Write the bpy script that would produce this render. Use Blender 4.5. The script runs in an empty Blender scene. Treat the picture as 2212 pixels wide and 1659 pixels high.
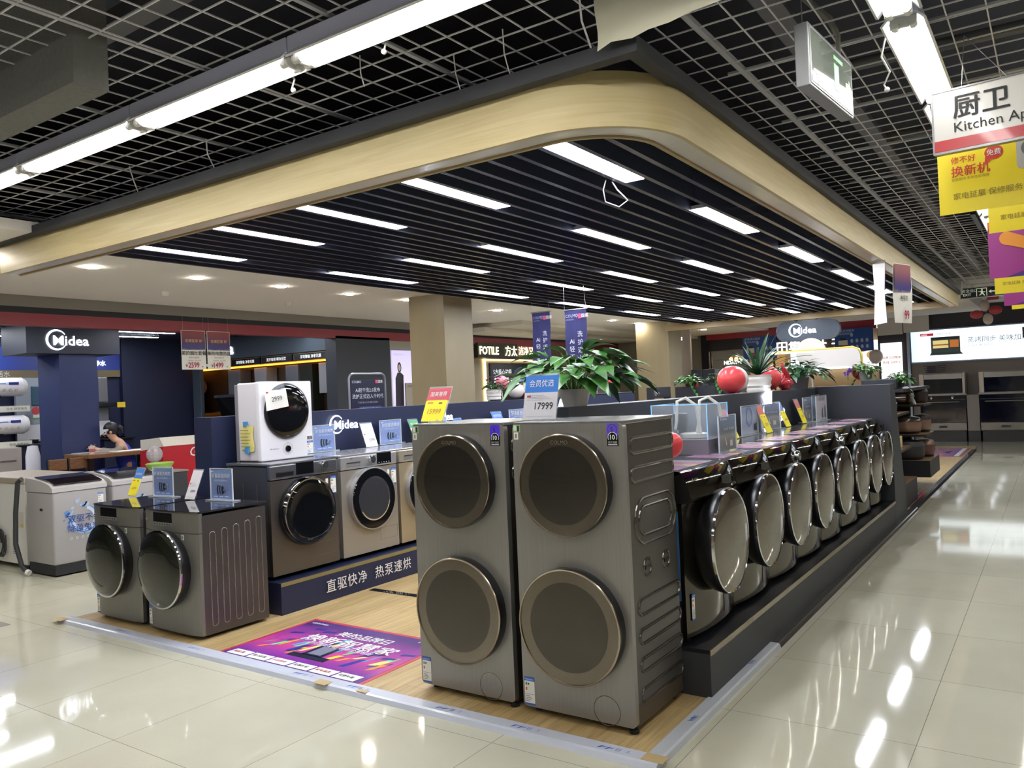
import bpy, bmesh, math, random
from mathutils import Vector, Matrix
S = bpy.context.scene
COL = S.collection
R = math.radians
PI = math.pi
random.seed(7)

# ------------------------------------------------------------------ camera
cam_d = bpy.data.cameras.new('camera')
cam = bpy.data.objects.new('camera', cam_d)
COL.objects.link(cam)
cam_d.sensor_fit = 'HORIZONTAL'
cam_d.sensor_width = 36.0
cam_d.lens = 1727.2 / 2212 * 36.0
cam_d.clip_start = .05
cam_d.clip_end = 120
_r = Vector((.82440329, .56432232, -.04358374))
_u = Vector((.04195582, .01586214, .99899354))
_b = -Vector((-.56444568, .82540215, .0105998))
cam.matrix_world = Matrix(((_r.x, _u.x, _b.x, 1.601), (_r.y, _u.y, _b.y, -3.195), (_r.z, _u.z, _b.z, 1.561), (0, 0, 0, 1)))
S.camera = cam

# ------------------------------------------------------------------ world, exposure
W = bpy.data.worlds.new('world')
S.world = W
W.use_nodes = True
W.node_tree.nodes['Background'].inputs[0].default_value = (.8, .87, 1, 1)
W.node_tree.nodes['Background'].inputs[1].default_value = .14
S.view_settings.view_transform = 'Standard'
S.view_settings.look = 'None'
S.view_settings.gamma = 1
S.view_settings.exposure = 0.5
S.view_settings.use_curve_mapping = False
S.cycles.use_denoising = True
S.cycles.max_bounces = 8
S.cycles.diffuse_bounces = 3
S.cycles.glossy_bounces = 4
S.cycles.transmission_bounces = 6
S.cycles.transparent_max_bounces = 12
S.cycles.sample_clamp_indirect = 6
S.cycles.caustics_reflective = False
S.cycles.caustics_refractive = False
L_PANEL = 34.0      # canopy light panels
L_TUBE = 15.0       # fluorescent tubes
L_DOWN = 190.0       # recessed downlights
L_STRIP = 45.0      # shop light strips
L_SIGN = 3.2        # glowing letters

# ------------------------------------------------------------------ materials
def lin(h):
    o = []
    for i in (0, 2, 4):
        c = int(h[i:i+2], 16) / 255
        o.append(c / 12.92 if c <= .04045 else ((c + .055) / 1.055) ** 2.4)
    return (*o, 1)

MC = {}
def M(h, r=.5, m=0, em=0, coat=0, tr=0, al=1, spec=.5):
    k = (h, r, m, em, coat, tr, al, spec)
    if k in MC: return MC[k]
    ma = bpy.data.materials.new('m_' + h)
    ma.use_nodes = True
    b = ma.node_tree.nodes['Principled BSDF']
    i = b.inputs
    i['Base Color'].default_value = lin(h)
    i['Roughness'].default_value = r
    i['Metallic'].default_value = m
    i['Specular IOR Level'].default_value = spec
    i['Coat Weight'].default_value = coat
    i['Coat Roughness'].default_value = .04
    i['Transmission Weight'].default_value = tr
    i['Alpha'].default_value = al
    if em:
        i['Emission Color'].default_value = lin(h)
        i['Emission Strength'].default_value = em
    MC[k] = ma
    return ma

def nodes(ma):
    nt = ma.node_tree
    return nt, nt.nodes, nt.links, nt.nodes['Principled BSDF']

def m_grain(name, c1, c2, scale, r=.45, coat=0, dist=3.0, detail=5, bump=0, metal=0, pos=(.3, .7)):
    """stretched noise between two colours: wood grain, brushed metal, stained concrete"""
    ma = bpy.data.materials.new(name)
    ma.use_nodes = True
    nt, N, L, b = nodes(ma)
    tc = N.new('ShaderNodeTexCoord'); mp = N.new('ShaderNodeMapping')
    mp.inputs['Scale'].default_value = scale
    no = N.new('ShaderNodeTexNoise')
    no.inputs['Scale'].default_value = 1
    no.inputs['Detail'].default_value = detail
    no.inputs['Distortion'].default_value = dist
    cr = N.new('ShaderNodeValToRGB')
    cr.color_ramp.elements[0].position = pos[0]; cr.color_ramp.elements[0].color = lin(c1)
    cr.color_ramp.elements[1].position = pos[1]; cr.color_ramp.elements[1].color = lin(c2)
    L.new(tc.outputs['Object'], mp.inputs[0]); L.new(mp.outputs[0], no.inputs['Vector'])
    L.new(no.outputs[0], cr.inputs[0]); L.new(cr.outputs[0], b.inputs['Base Color'])
    b.inputs['Roughness'].default_value = r
    b.inputs['Metallic'].default_value = metal
    b.inputs['Coat Weight'].default_value = coat
    if bump:
        bu = N.new('ShaderNodeBump'); bu.inputs['Strength'].default_value = bump
        L.new(no.outputs[0], bu.inputs['Height']); L.new(bu.outputs[0], b.inputs['Normal'])
    return ma

def m_tiles():
    ma = bpy.data.materials.new('porcelain_tiles')
    ma.use_nodes = True
    nt, N, L, b = nodes(ma)
    tc = N.new('ShaderNodeTexCoord'); mp = N.new('ShaderNodeMapping')
    mp.inputs['Location'].default_value = (-.24, .32, 0)
    L.new(tc.outputs['Object'], mp.inputs[0])
    br = N.new('ShaderNodeTexBrick')
    br.offset = 0; br.squash = 1
    br.inputs['Scale'].default_value = 1
    br.inputs['Brick Width'].default_value = .8
    br.inputs['Row Height'].default_value = .843
    br.inputs['Mortar Size'].default_value = .0016
    br.inputs['Mortar Smooth'].default_value = .1
    br.inputs['Color1'].default_value = lin('d0ceba'); br.inputs['Color2'].default_value = lin('cbc8b4')
    br.inputs['Mortar'].default_value = lin('8c8678')
    L.new(mp.outputs[0], br.inputs[0])
    no = N.new('ShaderNodeTexNoise'); no.inputs['Scale'].default_value = 3; no.inputs['Detail'].default_value = 6
    L.new(mp.outputs[0], no.inputs['Vector'])
    mx = N.new('ShaderNodeMixRGB'); mx.blend_type = 'MULTIPLY'; mx.inputs[0].default_value = .16
    L.new(br.outputs[0], mx.inputs[1]); L.new(no.outputs[0], mx.inputs[2])
    L.new(mx.outputs[0], b.inputs['Base Color'])
    b.inputs['Roughness'].default_value = .055
    b.inputs['IOR'].default_value = 1.55
    return ma

def m_planks():
    ma = bpy.data.materials.new('oak_vinyl_planks')
    ma.use_nodes = True
    nt, N, L, b = nodes(ma)
    tc = N.new('ShaderNodeTexCoord'); mp = N.new('ShaderNodeMapping')
    mp.inputs['Rotation'].default_value = (0, 0, R(90))
    L.new(tc.outputs['Object'], mp.inputs[0])
    br = N.new('ShaderNodeTexBrick'); br.offset = .37
    br.inputs['Scale'].default_value = 1
    br.inputs['Brick Width'].default_value = 1.1; br.inputs['Row Height'].default_value = .15
    br.inputs['Mortar Size'].default_value = .0009
    br.inputs['Color1'].default_value = lin('c1ab7e'); br.inputs['Color2'].default_value = lin('b29a6b')
    br.inputs['Mortar'].default_value = lin('8d6b40')
    L.new(mp.outputs[0], br.inputs[0])
    m2 = N.new('ShaderNodeMapping'); m2.inputs['Scale'].default_value = (26, 1.3, 1)
    L.new(tc.outputs['Object'], m2.inputs[0])
    no = N.new('ShaderNodeTexNoise'); no.inputs['Scale'].default_value = 1.6; no.inputs['Detail'].default_value = 6
    no.inputs['Distortion'].default_value = 1.2
    L.new(m2.outputs[0], no.inputs['Vector'])
    cr = N.new('ShaderNodeValToRGB')
    cr.color_ramp.elements[0].position = .32; cr.color_ramp.elements[0].color = (.62, .55, .45, 1)
    cr.color_ramp.elements[1].position = .66; cr.color_ramp.elements[1].color = (1.12, 1.1, 1.06, 1)
    L.new(no.outputs[0], cr.inputs[0])
    mx = N.new('ShaderNodeMixRGB'); mx.blend_type = 'MULTIPLY'; mx.inputs[0].default_value = .8
    L.new(br.outputs[0], mx.inputs[1]); L.new(cr.outputs[0], mx.inputs[2])
    L.new(mx.outputs[0], b.inputs['Base Color'])
    b.inputs['Roughness'].default_value = .34
    return ma

def m_steps(name, axis, cols, r=.4, em=0, noise=0):
    """a printed colour gradient along one axis of the object, 0..1 over its generated box"""
    ma = bpy.data.materials.new(name)
    ma.use_nodes = True
    nt, N, L, b = nodes(ma)
    tc = N.new('ShaderNodeTexCoord'); sp = N.new('ShaderNodeSeparateXYZ')
    L.new(tc.outputs['Generated'], sp.inputs[0])
    cr = N.new('ShaderNodeValToRGB')
    e = cr.color_ramp.elements
    e[0].position, e[0].color = cols[0][0], lin(cols[0][1])
    e[1].position, e[1].color = cols[-1][0], lin(cols[-1][1])
    for p, c in cols[1:-1]:
        q = e.new(p); q.color = lin(c)
    src = sp.outputs['XYZ'.index(axis)]
    if noise:
        no = N.new('ShaderNodeTexNoise'); no.inputs['Scale'].default_value = 5
        L.new(tc.outputs['Generated'], no.inputs['Vector'])
        ad = N.new('ShaderNodeMath'); ad.operation = 'MULTIPLY_ADD'; ad.inputs[1].default_value = noise; 
        L.new(no.outputs[0], ad.inputs[0]); L.new(src, ad.inputs[2]); src = ad.outputs[0]
    L.new(src, cr.inputs[0]); L.new(cr.outputs[0], b.inputs['Base Color'])
    b.inputs['Roughness'].default_value = r
    if em:
        L.new(cr.outputs[0], b.inputs['Emission Color']); b.inputs['Emission Strength'].default_value = em
    return ma

TILE = m_tiles(); PLANK = m_planks()
OAK = m_grain('oak_veneer', 'b9a679', 'c9b98c', (1.1, 1.1, 22), r=.42, dist=1.6, pos=(.3, .68))
BRUSH = m_grain('brushed_steel', '93908d', '9b9895', (160, 160, 1.0), r=.34, dist=0, detail=3, metal=.6)
BRUSHD = m_grain('brushed_silver', '84827e', '8c8a85', (160, 160, 1.0), r=.34, dist=0, detail=3, metal=.6)
BEAMBLK = m_grain('scuffed_black', '24252b', '34363d', (2, 2, 9), r=.6, dist=1)
GOLDCOL = m_grain('gold_cladding', '8c8065', '93876c', (3, 3, 1), r=.42, dist=.5)
CONC = m_grain('grey_render', '71716f', '7a7a77', (40, 40, 40), r=.85, dist=0)
LEAF = m_grain('leaf', '2c5a26', '4c8138', (9, 9, 9), r=.36, dist=.5)
LEAFD = m_grain('leaf_dark', '244a2e', '37623c', (9, 9, 9), r=.36, dist=.5)
WOODD = m_grain('walnut', '6a4a30', '84603f', (3, 20, 20), r=.45)
BLK = M('141518', .3); BLKG = M('0b0c10', .06, spec=.6); DARK = M('2a2b30', .45)
NAVY = M('1c2444', .5); NAVYD = M('131a36', .5); CHAR = M('2c3139', .55)
WHT = M('e9e8e6', .45); WHTG = M('eceaf0', .16, coat=.4); GREY = M('8a8b8d', .5)
SILV = M('a9a9ab', .3, .7); CHROME = M('d5d5d8', .08, 1); GOLD = M('b5a898', .2, .95)
DSTEEL = M('4a484c', .22, .9); MIRR = M('5d5850', .1, .95); RUB = M('18191b', .75)
RED = M('a52a33', .5); REDB = M('d8474b', .28); WHTB = M('dedad8', .3); PINKB = M('d97f8e', .3)
YEL = M('f4e50e', .5); BLUE = M('1f62c8', .45); PAPER = M('efeee9', .6); INK = M('1d1f26', .6)
GLASS = M('f6fbff', .02, tr=1, spec=.5)
ACRY = M('eaf4ff', .03, al=.16, spec=.7)
GLOW = M('f2f6ff', .5, em=L_SIGN); GLOWY = M('fff3c4', .5, em=2.6)
PANEL_E = M('f4f7ff', .5, em=L_PANEL); TUBE_E = M('fffdf4', .5, em=L_TUBE); DOWN_E = M('fff6e6', .5, em=L_DOWN)
STRIP_E = M('f4f7ff', .5, em=L_STRIP); AMB_E = M('ff9a2e', .5, em=3.0); WARM_E = M('ffe2a0', .5, em=3.5)

# ------------------------------------------------------------------ geometry helpers
TXC = {}
def text_geo(s, bold=0.0, res=2):
    k = (s, bold, res)
    if k not in TXC:
        c = bpy.data.curves.new('t', 'FONT'); c.body = s; c.offset = bold; c.resolution_u = res
        o = bpy.data.objects.new('t', c); COL.objects.link(o)
        me = bpy.data.meshes.new_from_object(o.evaluated_get(bpy.context.evaluated_depsgraph_get()))
        vs = [(v.co.x, v.co.y) for v in me.vertices]; fs = [tuple(p.vertices) for p in me.polygons]
        bpy.data.objects.remove(o); bpy.data.curves.remove(c); bpy.data.meshes.remove(me)
        xs = [v[0] for v in vs] or [0]
        TXC[k] = (vs, fs, min(xs), max(xs))
    return TXC[k]

class MB:
    def __init__(s): s.v = []; s.f = []; s.mi = []; s.ms = []
    def add(s, vs, fs, ma):
        if ma not in s.ms: s.ms.append(ma)
        k = s.ms.index(ma); n = len(s.v)
        s.v += [tuple(v) for v in vs]
        for f in fs: s.f.append(tuple(n + i for i in f)); s.mi.append(k)
        return s
    def bm(s, bm, ma):
        bm.verts.ensure_lookup_table()
        for i, v in enumerate(bm.verts): v.index = i
        s.add([v.co[:] for v in bm.verts], [[v.index for v in f.verts] for f in bm.faces], ma); bm.free(); return s
    def box(s, x0, x1, y0, y1, z0, z1, ma, bv=0, seg=2):
        if bv:
            b = bmesh.new(); bmesh.ops.create_cube(b, size=1)
            for v in b.verts: v.co = ((x0 + x1) / 2 + v.co.x * (x1 - x0), (y0 + y1) / 2 + v.co.y * (y1 - y0), (z0 + z1) / 2 + v.co.z * (z1 - z0))
            bmesh.ops.bevel(b, geom=b.edges[:], offset=bv, segments=seg, affect='EDGES', profile=.5)
            return s.bm(b, ma)
        v = [(x, y, z) for x in (x0, x1) for y in (y0, y1) for z in (z0, z1)]
        return s.add(v, [(0, 1, 3, 2), (4, 6, 7, 5), (0, 4, 5, 1), (2, 3, 7, 6), (0, 2, 6, 4), (1, 5, 7, 3)], ma)
    def prism(s, pts, ax, a, b, ma):
        """polygon pts in the two other axes (in xyz order), extruded along ax from a to b"""
        def P(p, t): return {'x': (t, p[0], p[1]), 'y': (p[0], t, p[1]), 'z': (p[0], p[1], t)}[ax]
        n = len(pts)
        vs = [P(p, a) for p in pts] + [P(p, b) for p in pts]
        fs = [tuple(range(n)), tuple(range(2 * n - 1, n - 1, -1))] + [(i, i + n, (i + 1) % n + n, (i + 1) % n) for i in range(n)]
        s.add(vs, fs, ma); return s
    def lathe(s, prof, c, ma, ax='z', seg=40, a0=0, a1=2 * PI, squash=(1, 1)):
        full = abs(a1 - a0 - 2 * PI) < 1e-6
        k = seg if full else seg + 1
        vs = []; fs = []
        for (r, h) in prof:
            for i in range(k):
                t = a0 + (a1 - a0) * i / seg
                u, w = r * math.cos(t) * squash[0], r * math.sin(t) * squash[1]
                d = {'z': (u, w, h), 'y': (u, h, w), 'x': (h, u, w)}[ax]
                vs.append((c[0] + d[0], c[1] + d[1], c[2] + d[2]))
        for j in range(len(prof) - 1):
            for i in range(seg):
                q = (i + 1) % k
                fs.append((j * k + i, j * k + q, (j + 1) * k + q, (j + 1) * k + i))
        if full:
            if prof[0][0] > 1e-6: fs.append(tuple(range(k)))
            if prof[-1][0] > 1e-6: fs.append(tuple(range((len(prof) - 1) * k, len(prof) * k)))
        return s.add(vs, fs, ma)
    def tube(s, pts, r, ma, seg=8, closed=False):
        pts = [Vector(p) for p in pts]; n = len(pts); vs = []; fs = []
        rr = r if isinstance(r, (list, tuple)) else [r] * n
        prev = None
        for i, p in enumerate(pts):
            a = pts[(i - 1) % n] if (i or closed) else p; b = pts[(i + 1) % n] if (i < n - 1 or closed) else p
            d = (b - a).normalized()
            up = prev if prev else (Vector((0, 0, 1)) if abs(d.z) < .9 else Vector((1, 0, 0)))
            x = d.cross(up).normalized(); y = x.cross(d).normalized(); prev = y
            for k in range(seg):
                t = 2 * PI * k / seg
                vs.append(p + (x * math.cos(t) + y * math.sin(t)) * rr[i])
        for i in range(n if closed else n - 1):
            q = (i + 1) % n
            for k in range(seg): fs.append((i * seg + k, i * seg + (k + 1) % seg, q * seg + (k + 1) % seg, q * seg + k))
        if not closed: fs += [tuple(range(seg)), tuple(range((n - 1) * seg, n * seg))]
        return s.add(vs, fs, ma)
    def poly(s, pts, ma): return s.add(pts, [tuple(range(len(pts)))], ma)
    def ball(s, c, r, ma, u=20, v=12, sq=(1, 1, 1)):
        b = bmesh.new(); bmesh.ops.create_uvsphere(b, u_segments=u, v_segments=v, radius=r)
        for q in b.verts: q.co = (c[0] + q.co.x * sq[0], c[1] + q.co.y * sq[1], c[2] + q.co.z * sq[2])
        return s.bm(b, ma)
    def txt(s, t, size, x, y, z, ma, al='l', bold=0, sx=1, pl='f', res=2, rot=0, sl=0):
        """lettering on a face: pl f = facing -y, t = lying on top (reads from -y)"""
        if bold > .006 and any(ord(ch) > 0x2e80 for ch in t):      # heavy Han characters: overlaid copies instead of an outline offset
            k_ = min(bold, .03) * size * .55
            for (dx, dz, dy) in ((k_, 0, .0), (-k_, 0, .00012), (0, k_, .00024)):
                s.txt(t, size, x + dx, y - (dy if pl == 'f' else 0) + (dz if pl == 't' else 0), z + (dz if pl == 'f' else dy), ma, al, 0, sx, pl, res, rot, sl)
            return s
        bold = min(bold, .025)
        vs, fs, a, b = text_geo(t, bold, res)
        o = {'l': -a, 'c': -(a + b) / 2, 'r': -b}[al]
        cr, sr = math.cos(rot), math.sin(rot)
        out = []
        for (p, q) in vs:
            u, w = (p + o + sl * q) * size * sx, q * size
            u, w = u * cr - w * sr, u * sr + w * cr
            out.append((x + u, y, z + w) if pl == 'f' else (x + u, y + w, z))
        return s.add(out, fs, ma)
    def build(s, name, parent=None, smooth=False, loc=None, kind=None):
        me = bpy.data.meshes.new(name)
        me.from_pydata(s.v, [], s.f)
        for m_ in s.ms: me.materials.append(m_)
        me.polygons.foreach_set('material_index', s.mi)
        if smooth:
            me.polygons.foreach_set('use_smooth', [True] * len(s.f))
        b = bmesh.new(); b.from_mesh(me)
        bmesh.ops.recalc_face_normals(b, faces=b.faces)
        b.to_mesh(me); b.free()
        if smooth: me.set_sharp_from_angle(angle=R(38))
        me.update()
        o = bpy.data.objects.new(name, me); COL.objects.link(o)
        if parent: o.parent = parent
        if loc: o.location = loc
        if kind: o['kind'] = kind
        return o

def thing(name, label, cat, loc=(0, 0, 0), rz=0, group=None):
    o = bpy.data.objects.new(name, None); COL.objects.link(o)
    o.empty_display_size = .1
    o.location = loc; o.rotation_euler = (0, 0, R(rz))
    o['label'] = label; o['category'] = cat
    if group: o['group'] = group
    return o
def tag(o, label, cat, group=None):
    o['label'] = label; o['category'] = cat
    if group: o['group'] = group
    return o
def struct(name, mb, smooth=False): return mb.build(name, smooth=smooth, kind='structure')
def dup(root, label=None, loc=None, rz=None, group=None):
    r = root.copy(); COL.objects.link(r)
    if loc: r.location = loc
    if rz is not None: r.rotation_euler = (0, 0, R(rz))
    if label: r['label'] = label
    if group: r['group'] = group
    for ch in list(root.children):
        c = ch.copy(); COL.objects.link(c); c.parent = r
        for g in list(ch.children):
            d = g.copy(); COL.objects.link(d); d.parent = c
    return r

def rrect(w, h, r, seg=5, cx=0, cz=0):
    pts = []
    for (sx, sz, a) in ((1, -1, -90), (1, 1, 0), (-1, 1, 90), (-1, -1, 180)):
        for i in range(seg + 1):
            t = R(a + 90 * i / seg)
            pts.append((cx + sx * (w / 2 - r) + r * math.cos(t), cz + sz * (h / 2 - r) + r * math.sin(t)))
    return pts
def circ(r, n=32, cx=0, cz=0, a0=0): return [(cx + r * math.cos(a0 + 2 * PI * i / n), cz + r * math.sin(a0 + 2 * PI * i / n)) for i in range(n)]
def ring_f(mb, r0, r1, cx, cz, y, ma, n=40, a0=0, a1=2 * PI, off=(0, 0)):
    """flat ring facing -y; off shifts the inner circle so that the ring reads as a crescent"""
    vs = []; fs = []
    for i in range(n + 1):
        t = a0 + (a1 - a0) * i / n
        vs += [(cx + r1 * math.cos(t), y, cz + r1 * math.sin(t)), (cx + off[0] + r0 * math.cos(t), y, cz + off[1] + r0 * math.sin(t))]
    for i in range(n): fs.append((2 * i, 2 * i + 2, 2 * i + 3, 2 * i + 1))
    return mb.add(vs, fs, ma)
def logo(mb, x, z, h, y, ma, bold=.02, sx=1):
    """round swoosh then the word, as on the shop signs; h = height of the circle"""
    r = h / 2
    ring_f(mb, r * .86, r, x + r, z, y, ma, n=36, a0=R(35), a1=R(330), off=(r * .08, 0))
    mb.txt('Midea', h * .66, x + r * .70, y, z - h * .25, ma, bold=min(bold, .012), sx=sx)
# ================================================================== STRUCTURE
struct('floor', MB().box(-17, 8, -10, 26, -.1, 0, TILE))
struct('trim_1', MB().box(-8, -4.9, -.52, -.42, 0, .002, M('8d8a84', .12)))        # grey inlay strip in the tiles
# void above the open grid
v = MB().box(-17, 8, -10, 26, 4.2, 4.3, M('5a5d6c', .9))
v.box(-17, 8, -10, -9.9, 0, 4.2, M('c4beb2', .8)); struct('ceiling', v)
# dropped white ceiling to the left of the canopy
v = MB().box(-8.1, -4.62, -8, 26, 2.9, 2.98, M('f0ebe8', .8))
v.box(-8.25, -8.0, -8, 26, 2.77, 2.9, M('8d8782', .8))
v.box(-7.9, -6.6, 9.2, 24, 2.82, 2.9, M('ddd6cc', .8)); v.box(-8.0, -7.3, 9.0, 24, 2.74, 2.82, M('ddd6cc', .8))
struct('ceiling_left', v)
v = MB().box(-4.62, 7, 12.35, 26, 3.12, 3.18, M('cfccc8', .8)).box(-4.62, .3, 12.35, 17, 2.9, 3.12, M('cfccc8', .8)); struct('ceiling_far', v)
for k, (x0, x1, y0, y1) in enumerate(((-5.6, -5.0, 4.95, 5.56), (-5.73, -5.0, 12.23, 12.9))):
    struct('wall_column_%d' % (k + 1), MB().box(x0, x1, y0, y1, 0, 2.95, GOLDCOL))
# red band over the left shops
v = MB().box(-8.12, -8.0, -4, 24, 2.70, 2.77, M('20232e', .6)); struct('trim_2', v)
v = MB().box(-8.14, -8.0, -4, 24, 2.56, 2.70, M('8e2f3c', .4)); struct('trim_3', v)
# soffit box hanging from the void at the near left
struct('ceiling_soffit', MB().box(-9, -1.65, -1.5, -1.352, 2.9, 3.9, CONC))
# right hand side of the aisle, seen only in the polished doors
v = MB().box(7.4, 7.5, -10, 26, 0, 4.2, M('c9c1b4', .7))
v.box(7.2, 7.4, -3, 2.2, .4, 2.5, M('6a4a36', .4)); v.box(7.2, 7.4, 4.2, 9, .4, 2.4, M('7a2c30', .4)); v.box(7.1, 7.4, 2.5, 3.1, 0, 3, M('d8d4cc', .5))
v.box(7.2, 7.4, 10, 13, .3, 2.4, M('d5cfc2', .5)); struct('wall_right', v)
struct('wall_left', MB().box(-16.6, -16.5, -10, 26, 0, 4.2, M('2a2f3a', .6)))
struct('wall_back', MB().box(-17, 8, 22.5, 22.6, 0, 4.2, M('6c6862', .7)))

# ------------------------------------------------------------------ canopy over the island
can = thing('canopy', 'oak faced canopy with rounded corner and black slatted underside over the washing machines', 'canopy', (0, 0, 2.68))
path = [(-5.3, -.23, 0, -1)]
for i in range(13):
    t = R(-90 + 90 * i / 12); path.append((-.25 + .5 * math.cos(t), .27 + .5 * math.sin(t), math.cos(t), math.sin(t)))
path += [(.25, 12.2, 1, 1), (-4.98, 12.2, 0, 1)]
def sweep(prof, ma, pth=path):
    m_ = MB(); k = len(prof); vs = []; fs = []
    for (x, y, nx, ny) in pth:
        vs += [(x + nx * o, y + ny * o, z) for o, z in prof]
    for i in range(len(pth) - 1):
        for j in range(k): fs.append((i * k + j, i * k + (j + 1) % k, (i + 1) * k + (j + 1) % k, (i + 1) * k + j))
    fs += [tuple(range(k)), tuple(range((len(pth) - 1) * k, len(pth) * k))]
    return m_.add(vs, fs, ma)
sweep([(0, 0), (0, .24), (-.022, .24), (-.022, 0)], OAK).build('fascia', can, True)
sweep([(-.024, .006), (-.024, .016), (-.132, .016), (-.132, .006)], M('ddd6d0', .12)).build('reflector_strip', can, True)
sweep([(-.134, -.004), (-.134, .11), (-.155, .11), (-.155, -.004)], M('a48e68', .45)).build('inner_lip', can, True)
b = MB()
b.box(-5.45, .285, -.30, -.24, .205, .27, BEAMBLK); b.box(.225, .285, -.24, 12.3, .205, .27, BEAMBLK)
for y in (.5, 1.7, 3.2): b.box(-.6, .225, y, y + .03, .215, .25, BLK)
b.box(-.5, -.45, -.24, .9, .21, .25, BLK)
b.build('frame', can)
LX = [-.42, -1.375, -2.27, -3.12, -4.08]
b = MB(); SL = M('474d62', .26, .25)
edges = [.42] + LX + [-4.98]
xs = []
for i in range(len(edges) - 1):
    n = 6 if 0 < i < 5 else (5 if i == 0 else 5)
    for k in range(n):
        x = edges[i] + (edges[i + 1] - edges[i]) * (k + .5) / n
        if -4.7 < x < .07: xs.append(x)
for x in xs:
    for (y0, y1) in ((-.07, 3.6), (3.604, 7.2), (7.204, 12.18)): b.box(x - .016, x + .016, y0, y1, .10, .19, SL)
for y in (.9, 2.7, 4.5, 6.3, 8.1, 9.9, 11.6): b.box(-4.68, .08, y, y + .03, .19, .215, BLK)
b.build('slats', can)
MB().box(-4.7, .22, -.2, 12.2, .30, .31, M('1f2438', .9)).build('backing', can)

proto = None
rows = (-.02, 2.17, 4.34, 6.42, 8.5, 10.55)
nth = ('first', 'second', 'third', 'fourth', 'fifth', 'sixth')
cols = ('nearest the right fascia', 'second from the right fascia', 'in the middle column', 'second from the white ceiling', 'nearest the white ceiling')
for j, y0 in enumerate(rows):
    for i, x in enumerate(LX):
        lb = 'canopy panel light, %s row from the front, %s' % (nth[j], cols[i])
        if not proto:
            proto = thing('panel_light', lb, 'ceiling light', (x, y0, 2.785), group='linear panel lights in the canopy')
            MB().box(-.066, .066, 0, 1.17, .004, .03, M('b9bcc6', .4)).build('housing', proto)
            MB().box(-.058, .058, .008, 1.162, -.004, .004, PANEL_E).build('diffuser', proto)
        else: dup(proto, lb, (x, y0, 2.785))

# ------------------------------------------------------------------ open grid ceiling
b = MB(); GB = M('e2e2e8', .45)
def bars(x0, x1, y0, y1):
    k = math.ceil((x0 - .674) / .148)
    while .674 + .148 * k < x1:
        x = .674 + .148 * k; b.box(x - .0028, x + .0028, y0, y1, 3.1, 3.106, GB); k += 1
    k = math.ceil((y0 + 1.274) / .157)
    while -1.274 + .157 * k < y1:
        y = -1.274 + .157 * k; b.box(x0, x1, y - .0028, y + .0028, 3.1, 3.106, GB); k += 1
bars(-7.5, 4, -5, .7); bars(-.4, 4, .7, 17.5)
TB = M('b4b6bd', .5)
for x in (-5.92, -5.05, -4.18, -3.31, -2.44, -1.57, -.75, 1.6, 2.5): b.box(x - .011, x + .011, -5, .7, 3.098, 3.112, TB)
b.box(.36, .385, -.34, 17.5, 3.095, 3.12, TB)
for k in range(19): y = -.2 + .942 * k; b.box(.3, 4, y - .009, y + .009, 3.098, 3.11, TB)
struct('ceiling_grid', b)
def duct(name, label, bx, ma, rib=0):
    t = MB()
    t.box(*bx, ma)
    if rib:
        k = bx[0]
        while k < bx[1]: t.box(k, k + .012, bx[2], bx[3], bx[4] - .012, bx[4], ma); k += .03
    tag(t.build(name), label, 'duct')
duct('air_duct', 'ribbed grey air duct above the open grid at the near left', (-1.6, -.5, -2.2, -1.55, 3.5, 3.75), M('84848a', .4, .4), 1)
duct('cable_tray', 'pale metal cable tray crossing above the open grid at the left', (-5, 1, -1.05, -.93, 3.45, 3.52), M('80828a', .4, .4))
duct('cable_tray', 'metal cable tray above the open grid along the right side of the canopy', (.5, .62, .2, 14, 3.3, 3.34), M('75777e', .4, .4))
for k, (y, z, r, lb) in enumerate(((1.9, 3.42, .035, 'pale round pipe crossing above the grid behind the exit sign'), (3.9, 3.5, .05, 'thick pale pipe above the grid beyond the exit sign'), (6.2, 3.5, .04, 'grey pipe crossing above the far part of the grid'))):
    tag(MB().tube([(.4, y, z), (6, y + .3, z)], r, M('6d6e70', .5), 10).build('pipe', smooth=True), lb, 'pipe')
tag(MB().tube([(1.9, -1, 3.4), (1.75, 2.2, 3.4)], .03, M('77736a', .5), 10).build('conduit', smooth=True), 'thin conduit running away above the grid at the top right', 'pipe')
tag(MB().box(.98, 1.02, 5.4, 6.4, 3.03, 3.09, BLK).build('loose_batten'), 'loose black batten hanging across the grid beyond the yellow banners', 'batten')

# ------------------------------------------------------------------ fluorescent battens
def batten(label, loc, rz, L=1.2):
    t = thing('tube_light', label, 'fluorescent light', loc, rz, 'fluorescent battens under the grid')
    MB().box(-L / 2, L / 2, -.06, .06, .03, .095, M('d3d6f4', .4), .004).build('housing', t)
    MB().prism([(-.085, .004), (-.075, 0), (-.05, .03), (.05, .03), (.075, 0), (.085, .004), (.055, .034), (-.055, .034)], 'x', -L / 2 + .01, L / 2 - .01, M('e6e6ea', .3)).build('reflector', t)
    for y in (-.032, .032): MB().tube([(-L / 2 + .055, y, .002), (L / 2 - .055, y, .002)], .016, TUBE_E, 10).build('tube', t, True)
    for x in (-1, 1):
        MB().tube([(x * (L / 2 - .055), -.032, .002), (x * (L / 2 - .01), -.032, .002)], .019, WHT, 10).tube([(x * (L / 2 - .055), .032, .002), (x * (L / 2 - .01), .032, .002)], .019, WHT, 10).box(x * (L / 2 - .03) - .006, x * (L / 2 - .03) + .006, -.05, .05, -.012, .032, WHT).build('socket', t, True)
    return t
bt = batten('fluorescent batten running left above the front of the canopy, nearest its rounded corner', (-.4, -.9, 2.985), 0, 1.17)
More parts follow.
